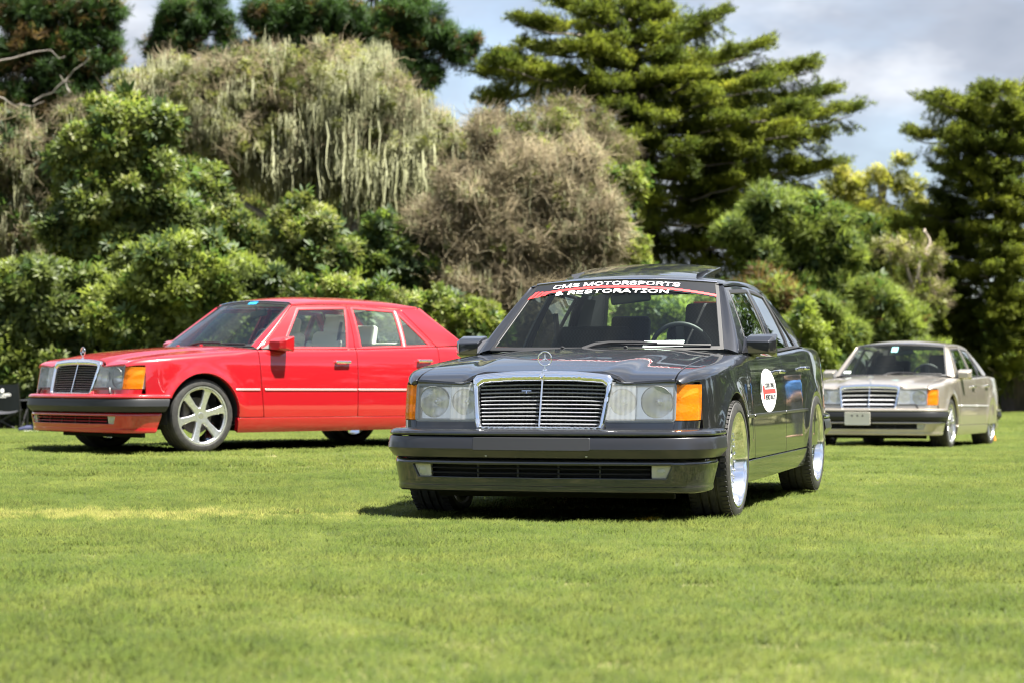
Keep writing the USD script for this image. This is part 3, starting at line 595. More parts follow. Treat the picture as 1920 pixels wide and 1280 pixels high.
    for k in range(3):
        a = math.radians(90 + 120 * k); tip = np.array([0, math.cos(a), math.sin(a)]) * (rr - .003); sd = np.array([0, -math.sin(a), math.cos(a)]) * .0062; nd = np.array([.005, 0, 0]); o = np.zeros(3)
        in_ = np.array([0, math.cos(a + math.pi / 3), math.sin(a + math.pi / 3)]) * .0066; in2 = np.array([0, math.cos(a - math.pi / 3), math.sin(a - math.pi / 3)]) * .0066
        V = np.array([nd, in2, tip, in_, -nd]); F = np.array([[0, 1, 2], [0, 2, 3], [4, 2, 1], [4, 3, 2]]); star.append(xf(G((V, F), False), T(ex, 0, cz)))
    stalk = xf(revolve([(.014, 0), (.012, .006), (.005, .012), (.004, .024)], 14), T(ex, 0, ez2 - .001) @ Rax(90, [1, 0, 0]))
    part(C, "bonnet_emblem", cat(tor + star + [stalk]), "chrome")
    part(gp, "grille_badge", xf(revolve([(1e-4, .006), (.012, .005), (.016, 0)], 20), GM @ T(0, Hh - .030, .010) @ Rax(90, [1, 0, 0])), "chrome")
    if spec.get("grille_letter"):
        part(gp, "grille_letter", xf(cat([boxg(.052, .004, .004), boxg(.005, .014, .004, T(0, -.007, 0))]), GM @ T(-.085, Hh - .107, -.014)), "chrome")
    # --- mirrors
    for s in (1, -1):
        V = np.array([(-.78, .815, .895), (-.78, .815, .985), (-.80, .945, .892), (-.80, .945, .985), (-.80, .962, .905), (-.80, .962, .97), (-.885, .815, .888), (-.885, .815, 1.0), (-.885, .955, .888), (-.885, .955, 1.0), (-.735, .82, .902), (-.735, .82, .962), (-.755, .935, .905), (-.755, .935, .96)])
        hull = m3.Manifold.batch_hull([m3.Manifold.sphere(.010, 10).translate(p) for p in V.tolist()]); part(C, "door_mirror", side(G(hull, 25), s), spec["mirror"])
        base = m3.Manifold.hull_points(np.array([(-.66, .800, .900), (-.89, .815, .905), (-.86, .775, 1.0), (-.82, .83, .900), (-.74, .83, .905), (-.82, .82, .975), (-.76, .82, .97)])); part(C, "mirror_base", side(G(base, 25), s), spec["mirror_base"])
        part(C, "mirror_glass", side(boxg(.004, .115, .068, T(-.896, .886, .944)), s), "lamp_mirror")
    # --- wiper, washer jets
    yy = np.linspace(.03, .63, 14); bl_ = [(float(Xw(y, z)) + .018, y, z) for y, z in zip(yy, np.linspace(.955, .945, 14))]
    arm = [(float(Xw(y, z)) + .03, y, z) for y, z in ((-.10, .925), (-.03, .95), (.05, .963), (.2, .963), (.33, .958))]
    part(C, "wiper", cat([tube(bl_, .007, 5), tube(arm, [.014, .016, .010, .008, .007], 6)]), "black_plastic")
    for y in (-.21, .165): part(C, "washer_jet", boxg(.03, .018, .012, T(-.44, y, float(Ztop(-.44, y)) + .006), r=.004), spec["jet"])
    # --- wheels, arches, floor
    wy_ = spec["wheel_y"]
    for cx in (0, WB):
        for s in (1, -1):
            wheel(C, spec["rim"], spec["rim_r"], .235, s > 0, T(cx, s * (wy_ + (.004 if cx else 0) - .1175), RW) @ Rax(spec.get("spin", 0) + (25 if cx else 0), [0, 1, 0]), None)
            a = np.radians(np.linspace(-12, 192, 25)); P_ = np.stack([np.stack([cx + .366 * np.cos(a), y + 0 * a, .318 + .366 * np.sin(a)], -1) for y in (.872, .60)]); P_ = np.concatenate([P_, np.array([[(cx, .60, .33)] * 25])])
            part(C, "wheel_arch", side(rings(P_, False, shade=40, flip=True), s), "black_matt")
    part(C, "underbody", cat([boxg(1.9, 1.50, .04, T(-1.40, 0, .20)), boxg(.66, 1.16, .04, T(-.05, 0, .215)), boxg(1.3, 1.16, .04, T(-3.0, 0, .24)), boxg(.04, 1.3, .40, T(.46, 0, .33)), boxg(.30, 1.1, .02, T(.62, 0, .195)), boxg(.02, 1.36, .26, T(.60, 0, .63))]), "black_matt")
    # --- cabin
    cab = spec["cabin"]; shell = spec["cabin_shell"]
    ins = Polygon([(-.55, .32), (-.60, .88), (-2.62, .92), (-2.62, .70), (-2.45, .32)])
    lin = [side(panel(ins, lambda u, v: sec(u, v) - np.array([0, .09, 0]), -1, .12, gap=0, depth=0), s) for s in (1, -1)]
    lin.append(panel(rp.difference(SR.buffer(.02)).buffer(-.03) if sun else rp.buffer(-.03), lambda u, v: Froof(u, v) - np.array([0, 0, .03]), 1, .1, gap=0, depth=0))
    lin += [side(panel(cp.buffer(-.01), Fgh, -1, .08, gap=0, depth=0, lift=-.03), s) for s in (1, -1)]
    lin.append(boxg(.03, 1.5, .7, T(-2.86, 0, .60))); lin.append(boxg(2.2, 1.5, .02, T(-1.6, 0, .235))); lin.append(boxg(.42, 1.32, .02, T(-2.98, 0, .955)))
    part(C, "cabin_lining", cat(lin), shell)
    dash = m3.Manifold.batch_hull([m3.Manifold.sphere(.02, 10).translate(p) for p in [(-.66, .70, .88), (-.66, -.70, .88), (-.93, .70, .905), (-.93, -.70, .905), (-.98, .70, .80), (-.98, -.70, .80), (-.60, .70, .5), (-.60, -.70, .5), (-.9, .7, .55), (-.9, -.7, .55)]])
    part(C, "dashboard", cat([G(dash, 30), boxg(.10, .30, .05, T(-.90, .36, .925), r=.02)]), "dash_plastic")
    if spec.get("paper"): part(C, "dash_paper", boxg(.14, .24, .004, T(-.80, spec["paper"], .935) @ Rax(35, [0, 1, 0])), "paper_white")
    st = part(C, "steering_wheel", xf(cat([G(trimesh.creation.torus(.185, .014, 40, 10), 60), boxg(.34, .05, .02, r=.008), boxg(.05, .17, .02, T(0, -.09, 0), r=.008), xf(G(trimesh.creation.cylinder(.06, .04, sections=24), 40), T(0, 0, .0))]), T(-1.06, .36, .905) @ Rax(-68, [0, 1, 0]) @ Rax(90, [0, 0, 1])), "dash_plastic")
    for s in (1, -1):
        bk = boxg(.13, .49, .62, T(-1.70, s * .36, .775) @ Rax(-14, [0, 1, 0]), r=.05); cu = boxg(.50, .50, .16, T(-1.36, s * .36, .46) @ Rax(-6, [0, 1, 0]), r=.05)
        bol = [boxg(.16, .07, .50, T(-1.665, s * .36 + k, .74) @ Rax(-14, [0, 1, 0]), r=.03) for k in (-.225, .225)]
        seat = part(C, "front_seat", cat([bk, cu] + bol), cab)
        if s > 0 or spec.get("both_rests"): part(seat, "headrest", cat([boxg(.09, .27, .17, T(-1.80, s * .36, 1.135) @ Rax(-12, [0, 1, 0]), r=.035), tube([(-1.79, s * .36 - .06, 1.0), (-1.80, s * .36 - .06, 1.1)], .006), tube([(-1.79, s * .36 + .06, 1.0), (-1.80, s * .36 + .06, 1.1)], .006)]), cab)
    rs_ = part(C, "rear_seat", cat([boxg(.14, 1.34, .56, T(-2.66, 0, .72) @ Rax(-18, [0, 1, 0]), r=.05), boxg(.52, 1.34, .18, T(-2.34, 0, .44), r=.05)]), cab)
    for s in (1, -1): part(rs_, "headrest", boxg(.09, .27, .20, T(-2.72, s * .355, 1.065) @ Rax(-10, [0, 1, 0]), r=.03), cab)
    mr = part(C, "rear_view_mirror", cat([boxg(.03, .25, .062, T(-1.17, .02, 1.238) @ Rax(6, [1, 0, 0]), r=.014), tube([(-1.165, 0, 1.25), (-1.15, 0, 1.31)], .010)]), "mirror_back")
    for s in (1, -1):
        b0 = [(-1.69, s * .60, 1.16), (-1.66, s * .575, .95), (-1.60, s * .50, .70)]; part(C, "seat_belt", cat([tube(b0, .018, 4)]), "black_matt")
    # --- decals
    if spec.get("roundel"):
        d = np.array([0, 1.0, 0]); cx, cz = -1.10, .682
        e = affinity.scale(Point(cx, cz).buffer(1, 24), .262, .128)
        rd = part(C, "door_roundel", panel(e, Fsec, -1, .03, gap=0, depth=0, lift=.002), "banner_white")
        part(rd, "roundel_stripe", [panel(sbox(cx - .235, cz - .018, cx + .12, cz + .008), Fsec, -1, .03, gap=0, depth=0, lift=.003), panel(sbox(cx + .12, cz - .050, cx + .18, cz + .030), Fsec, -1, .03, gap=0, depth=0, lift=.0031)], "banner_red")
        def dl(word, x0, z0, h, wd):
            m = meshkit.text_mesh(word, h, .0008, bold=True); v = np.array(m.vertices); v[:, 0] = x0 - (v[:, 0] - v[:, 0].min()) / np.ptp(v[:, 0]) * wd
            P = sec(v[:, 0], z0 + v[:, 1]); P[:, 1] += .003 + v[:, 2]; return G((P, np.array(m.faces)), False)
        part(rd, "roundel_lettering", [dl("1000 ONE", cx + .10, cz + .018, .026, .29), dl("BENZ RALLY", cx + .10, cz - .052, .026, .30)], "banner_ink")
    return C
# ------------------------------------------------------------------ lawn
CTRL = np.array([(.37, 11.85, 0), (1.18, 14.5, 0), (0, 5, 0), (-3.2, 19.0, .15), (-1.15, 20.9, .15), (-5.5, 22, .15), (4.69, 27.0, -.06), (5.76, 29.6, -.085), (-6.2, 27, .14), (-8.2, 34, .0), (9, 15, 0), (-8, 12, 0), (0, 40, 0), (12, 36, -.05), (-16, 24, .1), (0, -20, 0)], float)
_K = lambda a, b: np.exp(-((a[:, None, :2] - b[None, :, :2]) ** 2).sum(-1) / (2 * 4.5 ** 2))
_Wt = np.linalg.solve(_K(CTRL, CTRL) + 1e-4 * np.eye(len(CTRL)), CTRL[:, 2])
def terr(x, y):
    p = np.stack([np.ravel(x), np.ravel(y)], 1).astype(float); return (_K(p, CTRL) @ _Wt).reshape(np.shape(x))
GREENS = [(0.08, (.135, .190, .042)), (0.34, (.285, .320, .080)), (0.50, (.412, .405, .125)), (0.66, (.510, .455, .190)), (0.92, (.70, .54, .36))]
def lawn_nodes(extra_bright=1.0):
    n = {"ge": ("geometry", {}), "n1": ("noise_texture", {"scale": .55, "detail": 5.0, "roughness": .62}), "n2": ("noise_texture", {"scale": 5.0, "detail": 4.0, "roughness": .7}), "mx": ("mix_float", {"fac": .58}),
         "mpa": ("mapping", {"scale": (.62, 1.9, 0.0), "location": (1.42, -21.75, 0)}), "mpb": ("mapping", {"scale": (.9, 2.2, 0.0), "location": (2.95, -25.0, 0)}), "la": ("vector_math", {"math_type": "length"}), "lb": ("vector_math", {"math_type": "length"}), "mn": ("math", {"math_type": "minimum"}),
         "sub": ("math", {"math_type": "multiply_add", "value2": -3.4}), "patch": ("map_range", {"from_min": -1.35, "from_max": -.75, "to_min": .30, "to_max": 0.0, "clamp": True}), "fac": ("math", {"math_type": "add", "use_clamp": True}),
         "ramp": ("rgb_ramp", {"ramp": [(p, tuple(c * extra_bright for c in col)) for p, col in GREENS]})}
    l = [("ge.position", "n1.vector"), ("ge.position", "n2.vector"), ("n1.fac", "mx.a"), ("n2.fac", "mx.b"), ("ge.position", "mpa.vector"), ("ge.position", "mpb.vector"), ("mpa.vector", "la.vector1"), ("mpb.vector", "lb.vector1"), ("la.value", "mn.value1"), ("lb.value", "mn.value2"),
         ("n2.fac", "sub.value1"), ("mn.value", "sub.value3"), ("sub.value", "patch.value"), ("mx.result", "fac.value1"), ("patch.result", "fac.value2")]
    return n, l
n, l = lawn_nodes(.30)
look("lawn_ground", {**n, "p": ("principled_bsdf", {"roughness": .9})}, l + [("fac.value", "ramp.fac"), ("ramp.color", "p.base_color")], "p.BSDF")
n, l = lawn_nodes(1.0)
look("grass_blade", {**n, "oi": ("geometry", {}), "rv": ("map_range", {"to_min": -.36, "to_max": .36}), "f2": ("math", {"math_type": "add", "use_clamp": True}), "d": ("principled_bsdf", {"roughness": .5, "specular_ior_level": .3}), "t": ("translucent_bsdf", {}), "m": ("mix_closure", {"fac": .5})},
     l + [("oi.random_per_island", "rv.value"), ("fac.value", "f2.value1"), ("rv.result", "f2.value2"), ("f2.value", "ramp.fac"), ("ramp.color", "d.base_color"), ("ramp.color", "t.color"), ("d.BSDF", "m.closure1"), ("t.BSDF", "m.closure2")], "m.closure")
gx, gy = np.meshgrid(np.concatenate([[-300, -120, -60], np.linspace(-30, 30, 121), [60, 120, 300]]), np.concatenate([[-300, -120, -60, -20], np.linspace(-6, 80, 173), [120, 200, 320]]), indexing="ij")
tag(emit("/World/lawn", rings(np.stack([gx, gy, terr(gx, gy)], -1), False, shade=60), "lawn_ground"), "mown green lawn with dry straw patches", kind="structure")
def grass_patch(size, n, h0, h1, wd, rg, seg=2):
    x, y = rg.uniform(-size / 2, size / 2, (2, n)); h = rg.uniform(h0, h1, n) * (.75 + .5 * meshkit.noise(np.stack([x * 9, y * 9, 0 * x], 1), 5)); a = rg.uniform(0, 2 * np.pi, n); lean = rg.gamma(2.2, .34, n) * h; b = a + rg.normal(0, .6, n) + np.pi / 2
    w = wd * rg.uniform(.6, 1.2, n); c, s = np.cos(a) * w / 2, np.sin(a) * w / 2; o = np.stack([x, y, 0 * x - .004], 1); d = np.stack([c, s, 0 * c], 1); ld = np.stack([np.cos(b) * lean, np.sin(b) * lean, h], 1)
    mid = o + ld * [.38, .38, .6]; V = np.stack([o - d, o + d, mid - d * .8, mid + d * .8, o + ld], 1).reshape(-1, 3); k = np.arange(n)[:, None] * 5
    F = np.concatenate([k + [0, 1, 3], k + [0, 3, 2], k + [2, 3, 4]]); N = np.repeat(np.stack([-s, c, 0 * c], 1) / (w[:, None] / 2) * .85 + [0, 0, .65], 5, 0); N /= np.linalg.norm(N, axis=1, keepdims=True)
    return V, F, N
def instancer(path, protos, mat, idx, pos, quat, scale, label=None, cat=None, kind=None):
    """quat as (n, 4): w x y z"""
    pi = UsdGeom.PointInstancer.Define(stage, path); rel = pi.CreatePrototypesRel()
    for k, g in enumerate(protos):
        m = mat[k] if isinstance(mat, (list, tuple)) else mat
        emit(f"{path}/shape_{k:03d}", g, m); rel.AddTarget(f"{path}/shape_{k:03d}")
    pi.CreateProtoIndicesAttr(Vt.IntArray.FromNumpy(np.asarray(idx, np.int32))); pi.CreatePositionsAttr(Vt.Vec3fArray.FromNumpy(np.asarray(pos, np.float32)))
    qv = Vt.QuathArray([Gf.Quath(float(a), float(b), float(c), float(d)) for a, b, c, d in quat]); pi.CreateOrientationsAttr(qv)
    pi.CreateScalesAttr(Vt.Vec3fArray.FromNumpy(np.asarray(scale, np.float32))); return tag(pi.GetPrim(), label, cat, kind=kind)
def grass():
    rg = np.random.default_rng(3)
    protos = [grass_patch(.5, 2700, .016, .040, .0044, rg) for _ in range(3)] + [grass_patch(.8, 2800, .018, .038, .0062, rg) for _ in range(2)] + [grass_patch(1.6, 3200, .025, .046, .014, rg) for _ in range(2)]
    idx, pos, q, sc = [], [], [], []
    def fill(y0, y1, st, ids, mg):
        for y in np.arange(y0, y1, st):
            hw = .245 * (y + st) + mg
            for x in np.arange(-hw, hw + st, st):
                idx.append(rg.choice(ids)); xx, yy = x + rg.uniform(-.08, .08) * st, y + rg.uniform(-.08, .08) * st; pos.append((xx, yy, float(terr(np.array([xx]), np.array([yy]))[0]) if y < 45 else terr_far(xx, yy))); a = rg.uniform(0, 2 * np.pi); q.append((math.cos(a / 2), 0, 0, math.sin(a / 2))); s = rg.uniform(.9, 1.15); sc.append((s, s, s * rg.uniform(.85, 1.2)))
    terr_far = lambda x, y: float(terr(np.array([x]), np.array([y]))[0])
    fill(3.4, 15.5, .44, [0, 1, 2], 2.4); fill(15.5, 34, .70, [3, 4], 4); fill(34, 76, 1.4, [5, 6], 8)
    instancer("/World/grass", protos, "grass_blade", idx, pos, q, sc, "short green grass blades covering the lawn", "grass", "stuff")
grass()
# ------------------------------------------------------------------ trees and shrubs
def at(px, py, Y): return np.array([(px - 960) / FPX * Y, Y, CAM_H + (725 - py) / FPX * Y])       # a pixel of the 1920 px picture at the distance Y
def leaf_look(name, cols, rough=.5, trans=.5, tint=(1.1, 1.15, .7), spec=.35, nscale=.9):
    n = len(cols); ramp = [(i / (n - 1) * .62 + .19, c) for i, c in enumerate(cols)]
    look(name, {"ge": ("geometry", {}), "n": ("noise_texture", {"scale": nscale, "detail": 4.0, "roughness": .65}), "r": ("map_range", {"to_min": -.20, "to_max": .20}), "a": ("math", {"math_type": "add", "use_clamp": True}), "ramp": ("rgb_ramp", {"ramp": ramp}),
                "d": ("principled_bsdf", {"roughness": rough, "specular_ior_level": spec}), "tm": ("mix", {"mix_type": "multiply", "fac": 1.0, "color2": tint}), "t": ("translucent_bsdf", {}), "m": ("mix_closure", {"fac": trans})},
         [("ge.position", "n.vector"), ("ge.random_per_island", "r.value"), ("n.fac", "a.value1"), ("r.result", "a.value2"), ("a.value", "ramp.fac"), ("ramp.color", "d.base_color"), ("ramp.color", "tm.color1"), ("tm.color", "t.color"), ("d.BSDF", "m.closure1"), ("t.BSDF", "m.closure2")], "m.closure")
leaf_look("leaf_shrub", [(0.087, 0.118, 0.042), (0.218, 0.26, 0.065), (0.381, 0.399, 0.107), (0.629, 0.498, 0.197)], .42)
leaf_look("leaf_olive", [(0.114, 0.132, 0.043), (0.242, 0.251, 0.088), (0.405, 0.371, 0.154), (0.55, 0.397, 0.222)], .5)
leaf_look("leaf_lime", [(0.134, 0.186, 0.039), (0.253, 0.305, 0.065), (0.401, 0.425, 0.105), (0.564, 0.481, 0.196)], .45)
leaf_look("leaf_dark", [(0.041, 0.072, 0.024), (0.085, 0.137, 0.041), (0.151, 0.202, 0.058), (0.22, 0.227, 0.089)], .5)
leaf_look("needle_dark", [(0.037, 0.074, 0.024), (0.07, 0.139, 0.035), (0.114, 0.202, 0.045), (0.318, 0.161, 0.074)], .55)
leaf_look("needle_bright", [(0.162, 0.216, 0.061), (0.3, 0.377, 0.085), (0.485, 0.535, 0.124), (0.62, 0.493, 0.194)], .5)
leaf_look("needle_brown", [(0.135, 0.085, 0.043), (0.22, 0.144, 0.06), (0.169, 0.161, 0.051), (0.321, 0.169, 0.085)], .6)
leaf_look("cypress_leaf", [(0.096, 0.134, 0.029), (0.256, 0.295, 0.049), (0.552, 0.525, 0.087), (0.64, 0.64, 0.165)], .6, .5)
leaf_look("dry_twig", [(.30, .25, .165), (.48, .41, .275), (.64, .56, .39), (.50, .48, .26)], .8, .5, (1, 1, .95))
leaf_look("hanging_moss", [(.29, .30, .18), (.42, .43, .27), (.56, .56, .38)], .9, .5, (1, 1, .95))
leaf_look("leaf_rust", [(0.192, 0.072, 0.036), (0.264, 0.12, 0.06), (0.156, 0.132, 0.048)], .6)
leaf_look("leaf_yellow", [(0.254, 0.27, 0.052), (0.43, 0.392, 0.082), (0.609, 0.49, 0.142)], .6)
def bark(name, a, b):
    look(name, {"tc": ("geometry", {}), "mp": ("mapping", {"scale": (9, 9, 1.6)}), "n": ("noise_texture", {"scale": 1.6, "detail": 6.0, "roughness": .7}), "r": ("rgb_ramp", {"ramp": [(.35, a), (.68, b)]}), "bp": ("bump", {"strength": .8, "distance": .03}), "p": ("principled_bsdf", {"roughness": .9})},
         [("tc.position", "mp.vector"), ("mp.vector", "n.vector"), ("n.fac", "r.fac"), ("r.color", "p.base_color"), ("n.fac", "bp.height"), ("bp.normal", "p.normal")], "p.BSDF")
bark("bark_brown", (.045, .034, .026), (.12, .095, .075)); bark("bark_pale", (.24, .20, .16), (.44, .38, .31)); bark("bark_grey", (.10, .09, .08), (.25, .22, .19))

def quads(base, dirv, wid, Ls, Ws, rg, fold=.18, droop=.15, w_at=.45):
    """diamond leaves: base points, unit directions, width directions"""
    n = len(base); up = np.cross(dirv, wid); mid = base + dirv * (Ls * w_at)[:, None] + up * (Ls * fold)[:, None] * .3; tip = base + dirv * Ls[:, None] - up * (Ls * droop)[:, None]
    V = np.stack([base, mid - wid * Ws[:, None] / 2, tip, mid + wid * Ws[:, None] / 2], 1).reshape(-1, 3); k = np.arange(n)[:, None] * 4
    F = np.concatenate([k + [0, 1, 2], k + [0, 2, 3]]); f = V[F]; nn = np.cross(f[:, 1] - f[:, 0], f[:, 2] - f[:, 0]); nn /= np.linalg.norm(nn, axis=1, keepdims=True) + 1e-12
    N = np.zeros_like(V)
    for c in range(3): np.add.at(N, F[:, c], nn)
    N = N / (np.linalg.norm(N, axis=1, keepdims=True) + 1e-12); N = N * np.where(N[:, 2:] < 0, -1, 1) * .75 + [0, 0, .5]
    return V, F, N / np.linalg.norm(N, axis=1, keepdims=True)
def frame(d, rg):
    r = rg.normal(size=d.shape); w = np.cross(d, r); w /= np.linalg.norm(w, axis=1, keepdims=True) + 1e-12; return w
def unit(v): return v / (np.linalg.norm(v, axis=-1, keepdims=True) + 1e-12)
def sprig_broad(rg, n=26, L=.11, W=.038, R=.16, spread=1.0):
    t = rg.uniform(0, 1, n); a = rg.uniform(0, 2 * np.pi, n); rad = R * .35 * np.sqrt(rg.uniform(0, 1, n)); base = np.stack([rad * np.cos(a), rad * np.sin(a), R * (t - .5)], 1)
    d = unit(np.stack([np.cos(a) * spread, np.sin(a) * spread, .25 + .9 * t + rg.normal(0, .3, n)], 1) + rg.normal(0, .2, (n, 3))); return quads(base, d, unit(np.cross(d, np.stack([-np.sin(a), np.cos(a), 0 * a], 1)) * .0 + np.stack([-np.sin(a), np.cos(a), 0 * a], 1) + rg.normal(0, .25, (n, 3))), L * rg.uniform(.7, 1.25, n), W * rg.uniform(.8, 1.2, n), rg)
def sprig_needle(rg, n=60, L=.16, W=.012, R=.12, up=.5):
    d = unit(rg.normal(size=(n, 3)) + [0, 0, up]); base = rg.normal(0, R * .35, (n, 3)); return quads(base, d, frame(d, rg), L * rg.uniform(.6, 1.1, n), np.full(n, W), rg, 0, .05, .3)
def sprig_cypress(rg, n=70, L=.075, W=.020, R=.30):
    t = rg.uniform(0, 1, n) ** .8; s = rg.choice([-1, 1], n); k = rg.uniform(0, 1, n); ang = s * rg.uniform(.3, .9, n)
    ax = R * t; br = .42 * R * (1 - .6 * t) * k; base = np.stack([ax + br * np.cos(ang), br * np.sin(ang), rg.normal(0, .025, n) + .03 * k + .05 * t], 1)
    d = unit(np.stack([np.cos(ang), np.sin(ang), rg.uniform(-.1, .9, n)], 1) + rg.normal(0, .25, (n, 3))); return quads(base, d, frame(d, rg), L * rg.uniform(.6, 1.3, n), W * rg.uniform(.7, 1.3, n), rg)
def strips(P, w):
    """P (n, k, 3) polylines, w (n, k) widths -> flat ribbons facing a random side"""
    n, k = P.shape[:2]; rg = np.random.default_rng(n * 7 + k); t = unit(P[:, -1] - P[:, 0]); s = frame(t, rg)[:, None] * w[..., None] / 2; V = np.stack([P - s, P + s], 2).reshape(n, -1, 3)
    f = np.concatenate([np.array([[2 * i, 2 * i + 1, 2 * i + 3], [2 * i, 2 * i + 3, 2 * i + 2]]) for i in range(k - 1)]); F = (f[None] + (np.arange(n) * 2 * k)[:, None, None]).reshape(-1, 3)
    N = np.repeat(np.cross(t, unit(s[:, 0])), 2 * k, 0); N = N * np.where(N[:, 2:] < 0, -1, 1) * .7; return V.reshape(-1, 3), F, unit(N + [0, 0, .75])
def sprig_twig(rg, n=22, L=.27, W=.0075, up=.3):
    d = unit(rg.normal(size=(n, 3)) + [0, 0, up]); o = rg.normal(0, .05, (n, 3)); l = L * rg.uniform(.5, 1.2, n)[:, None]; k1 = o + d * l * .4 + rg.normal(0, .03, (n, 3)); k2 = k1 + unit(d + rg.normal(0, .22, (n, 3))) * l * .35; k3 = k2 + unit(d + rg.normal(0, .38, (n, 3))) * l * .35
    return strips(np.stack([o, k1, k2, k3], 1), np.outer(np.full(n, W), [1, .8, .6, .3]))
def sprig_moss(rg, n=30, L=.42, W=.020):
    o = rg.normal(0, .13, (n, 3)); l = L * rg.gamma(3, .33, n); pts = [o + np.stack([rg.normal(0, .018, n) + 0 * l, rg.normal(0, .018, n), -l * t], 1) for t in (0, .25, .5, .75, 1)]
    return strips(np.stack(pts, 1), np.outer(W * rg.uniform(.5, 1.3, n), [.6, 1, .8, .5, .15]))
def qrot(a, d, rg=None, spin=None):
    """quaternions turning the unit axis a onto the directions d, with a spin about d"""
    a = np.broadcast_to(np.asarray(a, float), d.shape); c = np.cross(a, d); w = 1 + (a * d).sum(1); q = np.column_stack([w, c]); bad = w < 1e-6; q[bad] = (0, 1, 0, 0); q /= np.linalg.norm(q, axis=1, keepdims=True)
    s = rg.uniform(0, 2 * np.pi, len(d)) if spin is None else spin; h = np.column_stack([np.cos(s / 2), d * np.sin(s / 2)[:, None]])
    w1, x1, y1, z1 = h.T; w2, x2, y2, z2 = q.T
    return np.column_stack([w1 * w2 - x1 * x2 - y1 * y2 - z1 * z2, w1 * x2 + x1 * w2 + y1 * z2 - z1 * y2, w1 * y2 - x1 * z2 + y1 * w2 + z1 * x2, w1 * z2 + x1 * y2 - y1 * x2 + z1 * w2])
def shell(ells, dens, rg, rough=.28, depth=.35, keep_back=.45, seed=0):
    """points and outward directions in the outer layer of a union of ellipsoids (centre, radii)"""
    P, D = [], []
    for i, (c, r) in enumerate(ells):
        c, r = np.array(c, float), np.array(r, float); area = 4 * np.pi * ((r[0] * r[1]) ** 1.6 / 3 + (r[0] * r[2]) ** 1.6 / 3 + (r[1] * r[2]) ** 1.6 / 3) ** (1 / 1.6); n = int(area * dens)
        d = unit(rg.normal(size=(n, 3))); m = .62 + rough * 2 * (meshkit.fbm((c + d * r) * 1.3 / max(.6, r.mean() * .55), 3, seed + i) - .28); k = m * (1 - depth * rg.uniform(0, 1, n) ** 1.6)
        p = c + d * r * k[:, None]; nn = unit(d / r); ok = np.ones(n, bool)
        for j, (c2, r2) in enumerate(ells):
            if j != i: ok &= (((p - c2) / r2) ** 2).sum(1) > .30
        ok &= (nn[:, 1] < .35) | (rg.uniform(size=n) < keep_back); P.append(p[ok]); D.append(nn[ok])
    return np.vstack(P), np.vstack(D)
KINDS = {}
def kind(name, fn, n, mats, axis=(0, 0, 1)):
    rg = np.random.default_rng(len(KINDS) + 11); KINDS[name] = ([fn(rg) for _ in range(n)], mats, axis)
kind("shrub", lambda r: sprig_broad(r, 30, .115, .036, .17), 4, "leaf_shrub"); kind("olive", lambda r: sprig_broad(r, 30, .085, .034, .16), 4, "leaf_olive"); kind("lime", lambda r: sprig_broad(r, 30, .095, .038, .17), 4, "leaf_lime")
kind("dark", lambda r: sprig_broad(r, 34, .15, .06, .26), 4, "leaf_dark"); kind("yellow", lambda r: sprig_broad(r, 26, .12, .05, .2), 3, "leaf_yellow"); kind("rust", lambda r: sprig_needle(r, 40, .2, .018, .14), 3, "leaf_rust")
kind("pine", lambda r: sprig_needle(r, 80, .21, .016, .16, .6), 4, "needle_dark"); kind("bright_pine", lambda r: sprig_needle(r, 70, .24, .017, .15, .9), 4, "needle_bright"); kind("brown_pine", lambda r: sprig_needle(r, 60, .2, .016, .15, .5), 3, "needle_brown")
kind("cypress", lambda r: sprig_cypress(r, 60, .075, .018, .38), 6, "cypress_leaf", (1, 0, 0)); kind("twig", lambda r: sprig_twig(r), 5, "dry_twig"); kind("moss", lambda r: sprig_moss(r), 5, "hanging_moss", (0, 0, 1))
def foliage(parent, name, kd, P, D, rg, s0=.8, s1=1.3, up=.25, flat=None, label=None):
    protos, mat, axis = KINDS[kd]; n = len(P)
    if kd == "moss": a = rg.uniform(0, 2 * np.pi, n); q = np.column_stack([np.cos(a / 2), 0 * a, 0 * a, np.sin(a / 2)])
    elif kd == "twig": q = qrot(axis, unit(D * .4 + [0, 0, .1] + rg.normal(0, .7, D.shape)), rg)
    elif kd == "cypress": q = qrot(axis, unit(D + rg.normal(0, .16, D.shape)), spin=rg.normal(0, .35, n))
    else: q = qrot(axis, unit(D + [0, 0, up] + rg.normal(0, .35, D.shape)), rg)
    s = rg.uniform(s0, s1, n); sc = np.column_stack([s, s, s])
    if kd == "moss": sc[:, 2] *= rg.uniform(.5, 1.5, n)
    instancer(uniq(parent, name), protos, mat, rg.integers(0, len(protos), n), P, q, sc, label, kind="stuff")
def limb(pts, r0, r1, n=7, wob=0.0, rg=None):
    p = np.asarray(pts, float); t = np.linspace(0, 1, len(p)); tt = np.linspace(0, 1, max(4, 3 * len(p))); q_ = np.stack([PchipInterpolator(t, p[:, k])(tt) for k in range(3)], 1)
    if rg is not None and wob: q_[1:-1] += rg.normal(0, wob, (len(tt) - 2, 3))
    return tube(q_, r0 + (r1 - r0) * tt, n)
def ground(p): return np.array([p[0], p[1], float(terr(np.array([p[0]]), np.array([p[1]]))[0]) - .1])
def pix_ells(lst, Y, dep=.9): return [(at(a, b, Y + (0 if len(e) == 0 else e[0])), (c / FPX * Y, dep * (c + d) / 2 / FPX * Y, d / FPX * Y)) for a, b, c, d, *e in lst]
def stems(ells, rg, n, r=.05, base=None):
    cs = [np.array(c) for c, _ in ells]; lo = min(cs, key=lambda c: c[2]); b = ground(lo if base is None else base); out = []
    for c in cs[:n]: out.append(limb([b + rg.normal(0, .12, 3) * [1, 1, 0], b * .5 + c * .5 + rg.normal(0, .2, 3), c], r, r * .35, 6))
    return cat(out)
